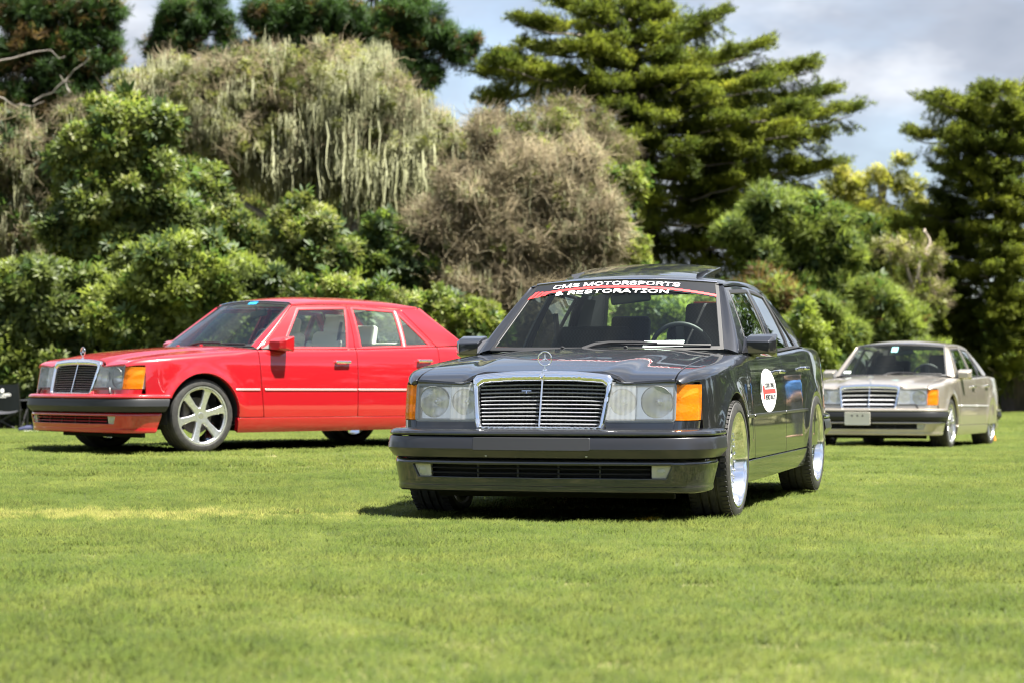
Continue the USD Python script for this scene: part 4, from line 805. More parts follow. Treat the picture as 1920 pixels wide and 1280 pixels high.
def plant(name, label, catg, lst, Y, layers, seed, dep=.9, bark_="bark_brown", nst=4, r=.05, group=None, base=None, rough=.28, keep_back=.45, lumps=11):
    """layers: (kind, density per square metre, scale range)"""
    rg = np.random.default_rng(seed); E0 = pix_ells(lst, Y, dep); t = thing(name, label, catg, None, group); E = list(E0)
    for c, rr in E0:                                   # rounded sub-clumps on the surface
        for k in range(lumps): d = unit(rg.normal(size=3) + [0, -.5, .35]); s = rg.uniform(.26, .46) * min(rr); E.append((np.array(c) + d * np.array(rr) * rg.uniform(.72, .95), (s * 1.15, s, s * rg.uniform(.75, 1.0))))
    part(t, "trunk" if catg == "tree" else "stems", stems(E0, rg, nst, r, base), bark_)
    for kd, dens, s0, s1, *o in layers:
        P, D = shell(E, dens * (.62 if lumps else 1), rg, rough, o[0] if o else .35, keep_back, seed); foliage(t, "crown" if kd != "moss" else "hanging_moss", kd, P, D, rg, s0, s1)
    return t
# --- shrubs at the left edge of the lawn
SG = "leafy green shrubs behind the red car"
plant("leafy_shrub", "large glossy green shrub at the left edge above the folding chair", "shrub", [(30, 640, 120, 110), (110, 580, 125, 95), (190, 640, 90, 90), (20, 560, 90, 80), (150, 700, 110, 80), (30, 745, 110, 60)], 35.5, [("shrub", 62, .8, 1.3), ("dark", 7, .8, 1.2, .6)], 1, group=SG)
plant("leafy_shrub", "broad rounded green shrub right behind the red car's bonnet", "shrub", [(330, 540, 130, 95), (430, 540, 95, 85), (260, 600, 110, 80), (400, 620, 120, 80), (490, 600, 60, 70), (300, 690, 150, 70)], 34.5, [("shrub", 62, .8, 1.3), ("dark", 7, .8, 1.2, .6)], 2, group=SG)
plant("leafy_shrub", "tall green shrub rising above the other shrubs at left, with a domed top", "shrub", [(240, 250, 110, 75), (170, 320, 90, 90), (250, 350, 120, 80), (180, 420, 110, 90), (300, 430, 110, 70), (220, 500, 130, 80)], 38.5, [("shrub", 50, .9, 1.5), ("olive", 14, .9, 1.5), ("dark", 6, .9, 1.4, .6)], 3, group=SG)
plant("leafy_shrub", "round olive green shrub standing above the red car's windscreen", "shrub", [(575, 430, 72, 62), (545, 475, 62, 55), (610, 490, 60, 60), (570, 540, 85, 50)], 37, [("shrub", 30, .8, 1.2), ("olive", 38, .8, 1.3), ("dark", 6, .8, 1.2, .6)], 4, group=SG)
plant("leafy_shrub", "small olive shrub between the tall shrub and the round one", "shrub", [(400, 410, 85, 50), (440, 450, 70, 50), (350, 440, 60, 45), (380, 350, 60, 45)], 39.5, [("shrub", 30, .8, 1.3), ("olive", 30, .8, 1.3), ("dark", 6, .8, 1.3, .6)], 5, group=SG)
plant("leafy_shrub", "low yellow-green shrub behind the red car's roof", "shrub", [(570, 560, 60, 40), (640, 555, 60, 45), (700, 580, 65, 45), (620, 610, 120, 50)], 34, [("lime", 30, .7, 1.1), ("olive", 30, .7, 1.1), ("dark", 6, .8, 1.2, .6)], 6, group=SG)
plant("leafy_shrub", "low light green shrub between the red car's tail and the dark car's mirror", "shrub", [(760, 590, 70, 50), (840, 590, 65, 45), (800, 650, 110, 60), (900, 620, 60, 60)], 36, [("lime", 34, .7, 1.1), ("olive", 26, .7, 1.1), ("dark", 6, .8, 1.2, .6)], 7, group=SG)
plant("twiggy_shrub", "grey-brown bare twiggy shrub at the upper left edge", "shrub", [(50, 320, 110, 80), (20, 270, 80, 60), (130, 280, 70, 60), (60, 400, 100, 70), (150, 230, 60, 40), (70, 480, 110, 60)], 41, [("twig", 26, .8, 1.4, .6), ("olive", 22, .8, 1.2), ("moss", 8, .4, .8), ("dark", 5, .8, 1.2, .7)], 8)
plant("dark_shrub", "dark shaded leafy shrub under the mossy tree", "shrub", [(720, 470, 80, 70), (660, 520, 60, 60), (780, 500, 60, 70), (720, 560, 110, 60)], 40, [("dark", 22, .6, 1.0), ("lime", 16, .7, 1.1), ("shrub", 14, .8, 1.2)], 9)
plant("lime_shrub", "sunlit light green bush seen through the dark car's windows", "shrub", [(1120, 600, 80, 60), (1200, 590, 80, 60), (1290, 600, 80, 55), (1240, 660, 120, 60), (1370, 630, 60, 55), (1120, 680, 90, 50)], 37, [("lime", 60, .7, 1.1), ("dark", 6, .7, 1.1, .6)], 10)
# --- mossy tree and dry shrub in the middle
rg = np.random.default_rng(20); ML = [(265, 190, 60, 50), (330, 150, 60, 50), (300, 240, 60, 45), (345, 215, 60, 50), (400, 190, 95, 70), (480, 140, 90, 55), (560, 170, 100, 70), (650, 160, 100, 75), (720, 220, 85, 70), (600, 250, 110, 70), (480, 250, 110, 75), (420, 280, 80, 60), (680, 300, 110, 60), (780, 280, 70, 55), (560, 320, 90, 50), (820, 250, 40, 40)]
E = pix_ells(ML, 43, 1.0); mt = thing("mossy_tree", "spreading tree draped with pale hanging moss behind the red car", "tree")
b0 = ground(at(650, 700, 43)); lm = [limb([b0, at(640, 520, 43), at(620, 420, 43)], .20, .13)] + [limb([at(630, 470, 43), (at(630, 470, 43) + c) / 2 + rg.normal(0, .15, 3) - [0, 0, .1], np.array(c)], .09, .025, 6) for c, _ in E]
part(mt, "trunk", lm, "bark_grey")
P, D = shell(E, 26, rg, .8, .85, .4, 20); foliage(mt, "twigs", "twig", P, D, rg, .8, 1.4)
P, D = shell(E, 40, rg, .8, .7, .4, 21); foliage(mt, "crown", "olive", P, D, rg, .7, 1.2)
P, D = shell(E, 80, rg, .8, .6, .3, 22); k = meshkit.fbm(P * 1.5, 3, 5) > .50; foliage(mt, "hanging_moss", "moss", P[k], D[k], rg, .35, .8)
cl = np.array([at(x, y, 42.4) for x, y in ((590, 240), (625, 250), (560, 270), (700, 330), (738, 325), (520, 300), (660, 290), (760, 300), (640, 250))]); P = np.repeat(cl, 16, 0) + rg.normal(0, .16, (len(cl) * 16, 3)) * [.8, 1, 1.6]; foliage(mt, "hanging_moss", "moss", P, P * 0, rg, .9, 1.7)
plant("dry_shrub", "tall straw-coloured bare twiggy shrub behind the dark car's bonnet", "shrub", [(880, 380, 55, 80), (950, 350, 60, 70), (1010, 330, 55, 60), (1075, 370, 55, 80), (850, 460, 50, 80), (930, 440, 80, 70), (1020, 440, 80, 70), (800, 440, 40, 60), (1135, 420, 40, 50), (915, 255, 26, 40), (1090, 300, 30, 40), (1095, 470, 50, 70), (900, 540, 100, 70), (1010, 540, 90, 60), (1050, 600, 110, 70), (940, 620, 100, 60), (845, 560, 50, 50)], 40, [("twig", 80, .8, 1.6, .95), ("olive", 13, .5, .9, .5), ("lime", 5, .5, .9, .4), ("moss", 22, .3, .6, .4)], 21, rough=.95, nst=16, r=.022)
plant("scrub_tree", "sparse olive scrub growing over the top of the dry twiggy shrub", "tree", [(880, 280, 45, 36), (940, 300, 40, 30), (1010, 280, 55, 36), (1080, 310, 50, 40), (850, 330, 36, 34), (970, 240, 36, 26), (1050, 240, 40, 28), (905, 230, 26, 22)], 41.5, [("olive", 40, .6, 1.1, .7), ("twig", 20, .7, 1.3, .8), ("lime", 10, .5, .9, .5), ("moss", 8, .3, .7, .4)], 26, r=.035, rough=.7)
plant("yellow_green_shrub", "yellow-green bush right of the dry twiggy shrub", "shrub", [(1140, 380, 60, 60), (1180, 350, 40, 40), (1150, 450, 60, 60), (1110, 330, 45, 35), (1170, 500, 60, 60), (1150, 580, 80, 70)], 42, [("olive", 44, .7, 1.1), ("lime", 26, .7, 1.1), ("dark", 5, .8, 1.2, .6)], 22)
plant("scrub_tree", "thin scrubby tree with sparse twigs between the mossy tree and the cypress", "tree", [(1070, 215, 50, 36), (1010, 225, 40, 30), (1120, 245, 50, 40), (1160, 290, 40, 40)], 45, [("twig", 18, .7, 1.2, .7), ("olive", 16, .6, 1.0, .5)], 23, r=.04)
plant("scrub_tree", "olive scrubby tree filling the gap behind the tall shrub at left", "tree", [(250, 170, 50, 40), (300, 200, 55, 45), (330, 260, 60, 45), (380, 330, 70, 50), (100, 430, 100, 50), (420, 370, 70, 40), (480, 400, 70, 50)], 46, [("olive", 26, .8, 1.2), ("twig", 10, .7, 1.1), ("dark", 6, .8, 1.3, .6)], 24, r=.06)
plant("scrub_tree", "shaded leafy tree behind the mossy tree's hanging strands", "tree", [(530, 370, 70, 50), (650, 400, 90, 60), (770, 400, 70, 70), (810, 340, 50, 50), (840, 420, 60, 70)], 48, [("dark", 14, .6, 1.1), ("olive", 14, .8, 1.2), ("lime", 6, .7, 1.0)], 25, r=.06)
# --- pines
def pine(name, label, lst, Y, trunk, seed, kinds=(("pine", 30),), limbs=True, dead=()):
    rg = np.random.default_rng(seed); E = pix_ells(lst, Y, .9); t = thing(name, label, "tree", None, "dark pines at the top left"); tr = [at(a, b, Y) for a, b in trunk]; tr[0] = ground(tr[0])
    g = [limb(tr, .24, .06, 8)]
    for c, r in E: k = min(len(tr) - 1, 1 + int(rg.integers(0, len(tr) - 1))); d = min(tr[1:], key=lambda p: np.linalg.norm(p - c)); g.append(limb([d - [0, 0, .2], (d + c) / 2 + rg.normal(0, .12, 3), np.array(c)], .055, .02, 6))
    part(t, "trunk", g, "bark_brown")
    if dead: part(t, "dead_branch", [limb([at(a, b, Y - .8) for a, b in d], .030, .008, 6, .06, rg) for d in dead], "bark_grey")
    for kd, dens in kinds: P, D = shell(E, dens, rg, .62, .8, .6, seed); foliage(t, "crown", kd, P, D, rg, .8, 1.35, .5)
pine("pine_tree", "dark pine with rusty needles and dead pale branches in the top left corner", [(20, 20, 60, 40), (90, 10, 55, 40), (150, 20, 50, 40), (200, 15, 35, 35), (60, 70, 60, 38), (130, 75, 55, 40), (195, 70, 36, 30), (20, 110, 55, 40), (90, 130, 60, 36), (165, 125, 45, 36), (210, 110, 24, 22), (30, 175, 55, 40), (110, 180, 55, 34), (170, 175, 36, 28), (60, 215, 60, 30)], 54, [(60, 760), (60, 400), (80, 100), (90, -60)], 31, (("pine", 26), ("brown_pine", 9)), dead=[[(-20, 120), (60, 100), (120, 105)], [(60, 190), (120, 150), (165, 105)], [(-10, 180), (40, 200), (80, 190)], [(120, 180), (125, 160), (110, 140)]])
pine("pine_tree", "slender pine with small tufted crown at the top left", [(325, 20, 40, 28), (370, 45, 42, 25), (345, 80, 40, 28), (410, 35, 26, 16), (400, 110, 30, 22), (390, 5, 30, 18), (310, 60, 36, 26), (325, 115, 40, 28), (300, 130, 30, 24), (375, 140, 40, 26), (420, 60, 24, 18), (290, 90, 26, 18)], 56, [(350, 760), (350, 300), (345, 100), (340, -40)], 32, (("pine", 34), ("brown_pine", 4)))
pine("pine_tree", "broad dense pine crown above the mossy tree", [(530, 25, 45, 35), (500, 60, 35, 25), (640, 30, 60, 40), (700, 55, 65, 45), (760, 25, 60, 40), (800, 70, 60, 40), (850, 95, 40, 28), (745, 110, 60, 38), (690, 110, 50, 35), (800, 140, 40, 26), (885, 75, 20, 14), (770, 180, 35, 22), (620, 75, 40, 30), (560, 10, 40, 25), (480, 25, 36, 26), (465, 95, 34, 24), (550, 80, 40, 26), (590, 50, 40, 28), (660, 130, 46, 28), (600, 110, 40, 24)], 55, [(735, 760), (735, 350), (720, 150), (700, -40)], 33, (("pine", 34), ("brown_pine", 5)))
# --- cypresses: limbs with flat pads of foliage
def cypress(label, Y, trunk, limbs, seed, dens=1.0, r0=.38, skirts=(), group="layered cypress trees"):
    rg = np.random.default_rng(seed); t = thing("cypress_tree", label, "tree", None, group); tr = [at(a, b, Y) for a, b in trunk]; tr[0] = ground(tr[0]); g = [limb(tr, r0, .08, 9, .04, rg)]; P, D = [], []; px = Y / FPX
    for (x0, y0), (x1, y1), dy, thick in limbs:
        a, b = at(x0, y0, Y), at(x1, y1, Y + dy); m = (a + b) / 2 + [0, 0, -.10 * abs(x1 - x0) * px * .5]; g.append(limb([a, m, b], .075, .015, 6, .03, rg)); L = np.linalg.norm(b - a); ax = unit((b - a) * [1, 1, .35])
        nb = int(max(8, 17 * L) * dens); tt = rg.uniform(.18, 1.0, nb) ** .8
        for s in tt:                                   # side shoots carrying sprays
            o = a * (1 - s) ** 2 + m * 2 * s * (1 - s) + b * s * s + [0, 0, rg.normal(0, .055) + .16 * s ** 3]; side_ = np.array([-ax[1], ax[0], 0]); wv = .85 * thick * px * (1.2 - .9 * s) * rg.uniform(-1, 1); q_ = o + side_ * wv * 2.2 + ax * abs(wv) * .6; k = 4
            u = rg.uniform(.1, 1, k)[:, None]; pts = o + (q_ - o) * u + rg.normal(0, 1, (k, 3)) * [.10, .10, .04] + [0, 0, .05]; P.append(pts); dd = unit(ax + side_ * np.sign(wv) * .7 + [0, 0, .12]); D.append(np.repeat(dd[None], k, 0))
            h = int(rg.poisson(.8)); P.append(o + (q_ - o) * rg.uniform(0, 1, (h, 1)) - np.array([0, 0, 1]) * rg.uniform(.1, .35, (h, 1))); D.append(np.repeat(unit(ax * .5 - [0, 0, .7])[None], h, 0))
    part(t, "trunk", g[:1], "bark_brown"); part(t, "limbs", g[1:], "bark_grey", kind="stuff")
    if len(skirts): P2, D2 = shell(pix_ells(skirts, Y, .8), 34 * dens, rg, .5, .8, .5, seed); P.append(P2); D.append(unit(D2 * [1, 1, .3] - [0, 0, .55]))
    foliage(t, "crown", "cypress", np.vstack(P), np.vstack(D), rg, .75, 1.35)
    return t
TK = [(1225, 765), (1218, 500), (1205, 300), (1190, 120), (1182, -60)]
LB = [((1188, 60), (985, 48), -1, 26), ((1190, 90), (1000, 100), 1, 24), ((1195, 130), (905, 145), -1, 26), ((1195, 150), (1010, 165), 2, 26), ((1185, 20), (1050, 12), 0, 22), ((1183, 10), (1215, -30), 0, 18), ((1185, 5), (1120, -30), 1, 18), ((1190, 70), (1355, 32), 0, 20), ((1192, 75), (1230, 2), -1, 16),
      ((1190, 60), (1110, 40), -2, 26), ((1192, 100), (1320, 62), 1, 22), ((1195, 130), (1425, 98), -1, 24), ((1197, 150), (1350, 125), 1, 26), ((1200, 170), (1520, 132), 0, 24), ((1200, 180), (1440, 165), -2, 30), ((1202, 200), (1560, 182), 1, 26), ((1204, 220), (1500, 215), -1, 30), ((1206, 240), (1600, 216), 0, 18),
      ((1208, 260), (1480, 255), -2, 30), ((1208, 270), (1535, 262), 1, 24), ((1208, 250), (1050, 225), -2, 24), ((1205, 210), (1085, 170), -2, 24), ((1205, 200), (960, 110), 1, 18), ((1200, 160), (935, 125), -2, 16), ((1210, 300), (1420, 300), -2, 34), ((1212, 330), (1480, 320), 0, 28), ((1212, 350), (1560, 322), 1, 18),
      ((1212, 310), (1120, 275), -2, 24), ((1214, 330), (1110, 320), -1, 26), ((1214, 370), (1380, 350), -2, 34), ((1215, 380), (1420, 390), -1, 32), ((1216, 410), (1340, 420), -2, 34), ((1205, 230), (1330, 190), -2.5, 34), ((1205, 260), (1370, 235), -2.5, 34), ((1200, 190), (1300, 150), -2.5, 30), ((1208, 290), (1300, 290), -3, 34),
      ((1216, 430), (1150, 430), -2, 26), ((1216, 460), (1400, 460), -1, 34), ((1195, 130), (1100, 100), -2.5, 26), ((1000, 165), (925, 200), 0, 16), ((960, 150), (940, 190), 0, 12), ((1500, 260), (1490, 275), 0, 10)]
LB += [((1190, 40), (1150, 15), -1.5, 30), ((1190, 60), (1235, 35), -1.5, 28), ((1192, 90), (1245, 75), -2, 32), ((1192, 95), (1140, 85), -2, 32), ((1195, 130), (1250, 118), -2, 32), ((1195, 120), (1150, 130), -2, 32), ((1200, 170), (1150, 170), -2.5, 34), ((1200, 160), (1245, 160), -2.5, 34), ((1205, 210), (1160, 215), -2.5, 36), ((1186, 20), (1230, 0), -1, 26), ((1205, 230), (1240, 235), -2.8, 36), ((1208, 270), (1180, 270), -2.8, 36), ((1212, 330), (1230, 335), -2.8, 36), ((1214, 380), (1200, 385), -2.8, 36)]
cypress("big layered cypress with a broad flat crown, standing behind the dark car", 56, TK, LB, 41, 1.0, .42, [(1290, 400, 100, 60), (1370, 420, 80, 50), (1290, 470, 90, 60), (1360, 500, 80, 55), (1250, 540, 80, 60), (1370, 570, 80, 55), (1230, 620, 90, 60), (1310, 610, 90, 60), (1300, 300, 70, 36), (1390, 310, 60, 30), (1340, 350, 70, 34)])
TK2 = [(1905, 775), (1895, 600), (1885, 400), (1880, 260), (1876, 185)]
rg = np.random.default_rng(5); LB2 = []
for y in range(185, 690, 21):
    w = 70 + 95 * min(1, (y - 180) / 260); LB2.append(((1884, y + 14), (1884 - w * rg.uniform(.7, 1.15), y + rg.uniform(-14, 14)), rg.uniform(-2, 1), 30)); LB2.append(((1886, y + 12), (1886 + w * rg.uniform(.7, 1.2), y + rg.uniform(-14, 14)), rg.uniform(-2, 1), 30)); LB2.append(((1884, y + 14), (1884 + rg.uniform(-50, 50), y + rg.uniform(-8, 14)), -2.6, 36))
LB2 += [((1880, 210), (1745, 200), 0, 18), ((1880, 230), (1765, 192), -1, 18), ((1882, 200), (1850, 178), 0, 20), ((1882, 260), (1718, 262), 0, 16), ((1885, 430), (1690, 440), 0, 20), ((1886, 500), (1700, 520), -1, 24)]
cypress("dark dense cypress filling the right edge behind the beige car", 60, TK2, LB2, 42, .8, .42)
# --- young pines, far trees, undergrowth on the right
YG = "bushy young pines right of the big cypress"
plant("young_pine", "bright green bushy pine at the right of the big cypress", "tree", [(1460, 400, 75, 50), (1520, 430, 75, 60), (1420, 440, 70, 60), (1570, 480, 45, 60), (1480, 500, 90, 60), (1550, 550, 60, 50)], 50, [("bright_pine", 44, .8, 1.3), ("pine", 14, .9, 1.3, .7), ("dark", 4, 1, 1.5, .6)], 51, group=YG, r=.07)
plant("young_pine", "brownish pine with dead needles just right of the dark car's roof", "tree", [(1420, 560, 70, 50), (1480, 590, 60, 45), (1390, 600, 60, 50), (1440, 640, 80, 50)], 47, [("brown_pine", 30, .8, 1.3), ("bright_pine", 16, .7, 1.1), ("dark", 6, .9, 1.4, .6)], 52, group=YG)
plant("young_pine", "small fresh green pine between the dark car's rear and the beige car's roof", "tree", [(1540, 600, 55, 45), (1500, 640, 50, 45), (1580, 640, 50, 45), (1520, 690, 70, 50)], 44, [("bright_pine", 52, .7, 1.1), ("rust", 5, .6, 1.0), ("dark", 6, .8, 1.3, .6)], 53, group=YG)
plant("young_pine", "small green pine with reddish tips above the beige car's windscreen", "tree", [(1650, 575, 55, 45), (1610, 610, 45, 40), (1690, 610, 50, 45), (1650, 640, 80, 50), (1700, 680, 80, 60)], 47, [("bright_pine", 44, .7, 1.2), ("rust", 9, .6, 1.1), ("dark", 6, .8, 1.3, .6)], 54, group=YG)
plant("lime_shrub", "narrow light green bush at the dark car's rear wing", "shrub", [(1525, 650, 30, 60), (1510, 600, 24, 40), (1545, 700, 40, 50)], 40, [("lime", 60, .6, 1.0), ("dark", 6, .6, 1.0, .6)], 55)
ft = thing("far_tree", "far yellowish tree with pale bare trunks seen between the two cypresses", "tree"); rg = np.random.default_rng(60); Y = 84
fe = pix_ells([(1600, 350, 45, 28), (1560, 370, 40, 30), (1650, 330, 35, 22), (1625, 385, 50, 30), (1700, 345, 45, 26), (1720, 390, 40, 30), (1585, 320, 24, 12), (1660, 410, 50, 35), (1690, 300, 24, 14)], Y, .8)
pts = [[(1700, 770), (1690, 600), (1655, 480), (1648, 330)], [(1690, 600), (1715, 500), (1725, 400)], [(1700, 560), (1668, 450), (1655, 440)], [(1710, 520), (1735, 470), (1738, 420)], [(1648, 420), (1610, 360), (1600, 340)], [(1648, 400), (1665, 340)]]
part(ft, "trunk", [limb([at(*p, Y) for p in q_], .22, .08, 7, .05, rg) for q_ in pts], "bark_pale")
P, D = shell(fe, 9, rg, .42, .8, .6, 60); foliage(ft, "crown", "yellow", P, D, rg, 1.0, 1.8)
P, D = shell(fe, 4, rg, .42, .8, .6, 61); foliage(ft, "crown", "olive", P, D, rg, 1.4, 2.2)
plant("far_tree", "dark green tree in the gap below the yellowish one", "tree", [(1640, 480, 90, 70), (1600, 540, 80, 60), (1690, 540, 70, 60), (1720, 470, 50, 60), (1560, 450, 50, 60), (1740, 560, 60, 60)], 76, [("dark", 12, 1.0, 1.7), ("cypress", 8, 1.0, 1.8)], 61, r=.1)
plant("bare_tree", "scrubby tree with pale forked branches left of the right cypress", "tree", [(1730, 480, 50, 30), (1670, 470, 40, 26), (1700, 560, 60, 40), (1745, 560, 40, 40)], 52, [("twig", 9, .6, 1), ("olive", 16, .8, 1.3), ("cypress", 8, .8, 1.3)], 62, bark_="bark_grey", rough=.6)
p_ = [[(1745, 620), (1715, 540), (1668, 452)], [(1735, 590), (1722, 500), (1705, 440)], [(1738, 560), (1742, 470), (1735, 430)], [(1740, 640), (1700, 590), (1640, 570)]]
part("/World/bare_tree", "branch", [limb([at(*p, 52) for p in q_], .07, .03, 7, .05, rg) for q_ in p_], "bark_pale")
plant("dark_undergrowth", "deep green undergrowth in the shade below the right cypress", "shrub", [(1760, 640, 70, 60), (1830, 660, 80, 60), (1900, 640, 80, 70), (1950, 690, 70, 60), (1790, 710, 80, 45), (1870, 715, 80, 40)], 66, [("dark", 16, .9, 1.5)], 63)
# --- far woods: one mass all around
rg = np.random.default_rng(70); E = []
for x in np.arange(-30, 30, 2.6): E.append(((x + rg.uniform(-.8, .8), 72 + rg.uniform(-6, 6) + (14 if x > 12 else 0), rg.uniform(1.0, 2.0) + (1.2 if x < 1.5 else 0)), (2.6, 2.2, rg.uniform(2.6, 3.6) + (3.4 if x < 1.5 else 0))))
P, D = shell(E, 4.2, rg, .36, .5, .1, 70); idx = len(P)
for x in np.arange(24, 56, 4): E2 = [((x, 62 + 3 * math.sin(x), 3.5), (3.4, 3.0, 4.2)), ((x + 1.5, 64, 7.5), (2.8, 2.6, 3.6)), ((x, 64, 13), (2.4, 2.4, 3.4))]; a, b = shell(E2, .9, rg, .36, .5, .5, int(x)); P = np.vstack([P, a]); D = np.vstack([D, b])
for x, y in [(x, -38 + 4 * math.sin(x)) for x in np.arange(-60, 61, 5)] + [(s * (44 + 4 * math.sin(y)), y) for y in np.arange(-32, 52, 5) for s in (-1, 1)]:
    E2 = [((x, y, 2.6), (3.6, 3.4, 3.4)), ((x + 1, y + .6, 5.6 + (3 if x > 40 else 0)), (2.6, 2.6, 2.4 + (2.6 if x > 40 else 0)))]; a, b = shell(E2, .7, rg, .36, .5, 1.0, int(abs(x * 7 + y))); P = np.vstack([P, a]); D = np.vstack([D, b])
pr, mt_, ax_ = KINDS["dark"]; q_ = qrot(ax_, unit(D + rg.normal(0, .35, D.shape)), rg); s = np.concatenate([rg.uniform(1.2, 2.2, idx), rg.uniform(3.0, 5.0, len(P) - idx)])
instancer("/World/far_woods", pr, mt_, rg.integers(0, len(pr), len(P)), P, q_, np.column_stack([s, s, s]), "dark belt of far woods closing off the lawn", "woods", "stuff")
def pose(x, y, z, yaw, pit, rol):
    a, b, c = map(math.radians, (yaw, pit, rol)); cy, sy, cp, sp, cr, sr = math.cos(a), math.sin(a), math.cos(b), math.sin(b), math.cos(c), math.sin(c)
    Rz = np.array([[cy, -sy, 0], [sy, cy, 0], [0, 0, 1]]); Ry = np.array([[cp, 0, sp], [0, 1, 0], [-sp, 0, cp]]); Rx = np.array([[1, 0, 0], [0, cr, -sr], [0, sr, cr]])
    M = np.eye(4); M[:3, :3] = Rz @ Ry @ Rx; M[:3, 3] = x, y, z; return M
BASE = dict(seal="black_rubber", divider="black_rubber", trim="chrome_satin", cabin="cloth_black", cabin_shell="lining_black", slat_h=.0036, slats=11, bright_every=3, nbars=25, wheel_y=.885, rim="mesh", rim_r=.255)
make_car({**BASE, "name": "saloon_car", "label": "dark grey metallic saloon with a lettered windscreen banner and white door roundel, tilted sunroof", "M": pose(.368, 11.853, 0, -106.78, .53, .02), "group": "boxy saloon cars on the lawn",
          "paint": "paint_black_pearl", "strip": "strip_gunmetal", "recess": "paint_black_pearl", "trim": "strip_gunmetal", "slat": "strip_gunmetal", "mirror": "paint_black_pearl", "mirror_base": "strip_gunmetal", "jet": "black_plastic",
          "sunroof": True, "banner": True, "roundel": True, "plate_block": "holder_grey", "grille_letter": True, "paper": .30, "rim": "mesh", "wheel_y": .905, "spin": 12})
make_car({**BASE, "name": "saloon_car", "label": "bright red saloon with six-spoke silver wheels, parked on the lawn before the shrubs", "M": pose(-3.235, 18.989, .151, -138.15, -.11, -.13), "group": "boxy saloon cars on the lawn",
          "paint": "paint_red", "strip": "strip_black", "recess": "paint_red", "slat": "paint_red", "mirror": "paint_red", "mirror_base": "mirror_base_grey", "jet": "paint_red", "seal": "seal_body_red", "divider": "trim_red", "trim": "trim_red",
          "cabin": "leather_cream", "cabin_shell": "lining_cream", "rim": "six", "rim_r": .250, "wheel_y": .868, "lamp_wipers": True, "both_rests": True, "slat_h": .0022, "bright_every": 3, "slats": 11, 
          "sticker": [(.06, 1.315, .18, 1.337, "sticker_blue")], "spin": -8})
make_car({**BASE, "name": "saloon_car", "label": "champagne beige saloon with a blank number plate, parked farthest back by the cypress", "M": pose(4.692, 27.022, -.060, -112.51, -.57, .08), "group": "boxy saloon cars on the lawn",
          "paint": "paint_champagne", "strip": "strip_black", "recess": "paint_champagne", "slat": "black_plastic", "mirror": "paint_champagne", "mirror_base": "strip_black", "jet": "black_plastic", "seal": "black_rubber",
          "rim": "eight", "rim_r": .245, "wheel_y": .872, "lamp_wipers": True, "both_rests": True, "plate": True, "slats": 4, "bright_every": 1, "slat_h": .007, "nbars": 13,
          "sticker": [(-.09, 1.235, -.01, 1.30, "sticker_teal"), (-.655, .955, -.56, .985, "sticker_pale")], "spin": 5})
# ------------------------------------------------------------------ small things
plain("canvas_black", (.022, .024, .030), .8); plain("print_white", (.75, .75, .72), .6); plain("print_blue", (.42, .55, .62), .6); plain("shoe_navy", (.025, .030, .075), .7); plain("shoe_sole", (.55, .55, .52), .6); plain("sock_black", (.015, .015, .018), .8)
plain("cloth_blue", (.03, .15, .42), .8); plain("cloth_dark", (.02, .024, .04), .8); plain("skin", (.42, .24, .17), .6); plain("hair_dark", (.03, .022, .018), .7); plain("marker_orange", (.75, .25, .02), .6); plain("stake_white", (.62, .60, .55), .6)
zg = lambda x, y: float(terr(np.array([x]), np.array([y]))[0])
c = at(3, 800, 34.0); cx, cy, cz = c[0], c[1], zg(c[0], c[1])
ch = thing("camp_chair", "black folding camp chair with white print on its back, at the left edge", "chair", T(cx, cy, cz))
def cloth(P): 
    a = rings(np.array(P), False, shade=60); b = (a[0] + [0, .012, 0], a[1][:, ::-1], -a[2]); return cat([a, b])
u = np.linspace(-.31, .31, 13); v = np.linspace(0, 1, 7)
part(ch, "backrest", cloth([[(x, -.10 - .10 * t + .06 * (1 - (x / .31) ** 2), .34 + .42 * t - .012 * (1 - (x / .31) ** 2) * t) for x in u] for t in v]), "canvas_black")
part(ch, "seat", cloth([[(x, .40 - .46 * t, .38 - .06 * (1 - (x / .31) ** 2) - .04 * t) for x in u] for t in v]), "canvas_black")
part(ch, "side_panel", cloth([[(.33, -.10 + .42 * t, .36 + .13 * s_) for s_ in (0, 1)] for t in v]), "canvas_black")
part(ch, "side_panel", cloth([[(-.33, -.10 + .42 * t, .36 + .13 * s_) for s_ in (0, 1)] for t in v]), "canvas_black")
for s_ in (1, -1):
    part(ch, "armrest", boxg(.07, .46, .025, T(.35 * s_, .12, .50), r=.01), "canvas_black")
    part(ch, "post", tube([(.31 * s_, -.06, .0), (.32 * s_, -.10, .40), (.31 * s_, -.19, .77)], .010, 6), "black_plastic"); part(ch, "post", tube([(.33 * s_, .36, .0), (.34 * s_, .34, .50)], .010, 6), "black_plastic")
    part(ch, "cross_leg", tube([(.31 * s_, -.06, .02), (-.31 * s_, -.07, .34)], .009, 6), "black_plastic"); part(ch, "cross_leg", tube([(.33 * s_, .36, .02), (-.33 * s_, .35, .36)], .009, 6), "black_plastic")
    part(ch, "cross_leg", tube([(.32 * s_, -.05, .02), (.33 * s_, .35, .36)], .009, 6), "black_plastic"); part(ch, "cross_leg", tube([(.33 * s_, .35, .02), (.32 * s_, -.05, .34)], .009, 6), "black_plastic")
def on_back(g, x, z): return xf(g, T(x, -.195, z) @ Rax(90 - 12, [1, 0, 0]))
part(ch, "printed_emblem", on_back(pillow(affinity.scale(Point(0, 0).buffer(1, 12), .026, .034), .004, .002), .06, .655), "print_white")
m = meshkit.text_mesh("TEDINARD", .042, .003, bold=True); vv = np.array(m.vertices); vv[:, 0] = (vv[:, 0] - vv[:, 0].mean()) * 1.1
part(ch, "printed_lettering", on_back(G((vv, m.faces), False), .06, .572), "print_white")
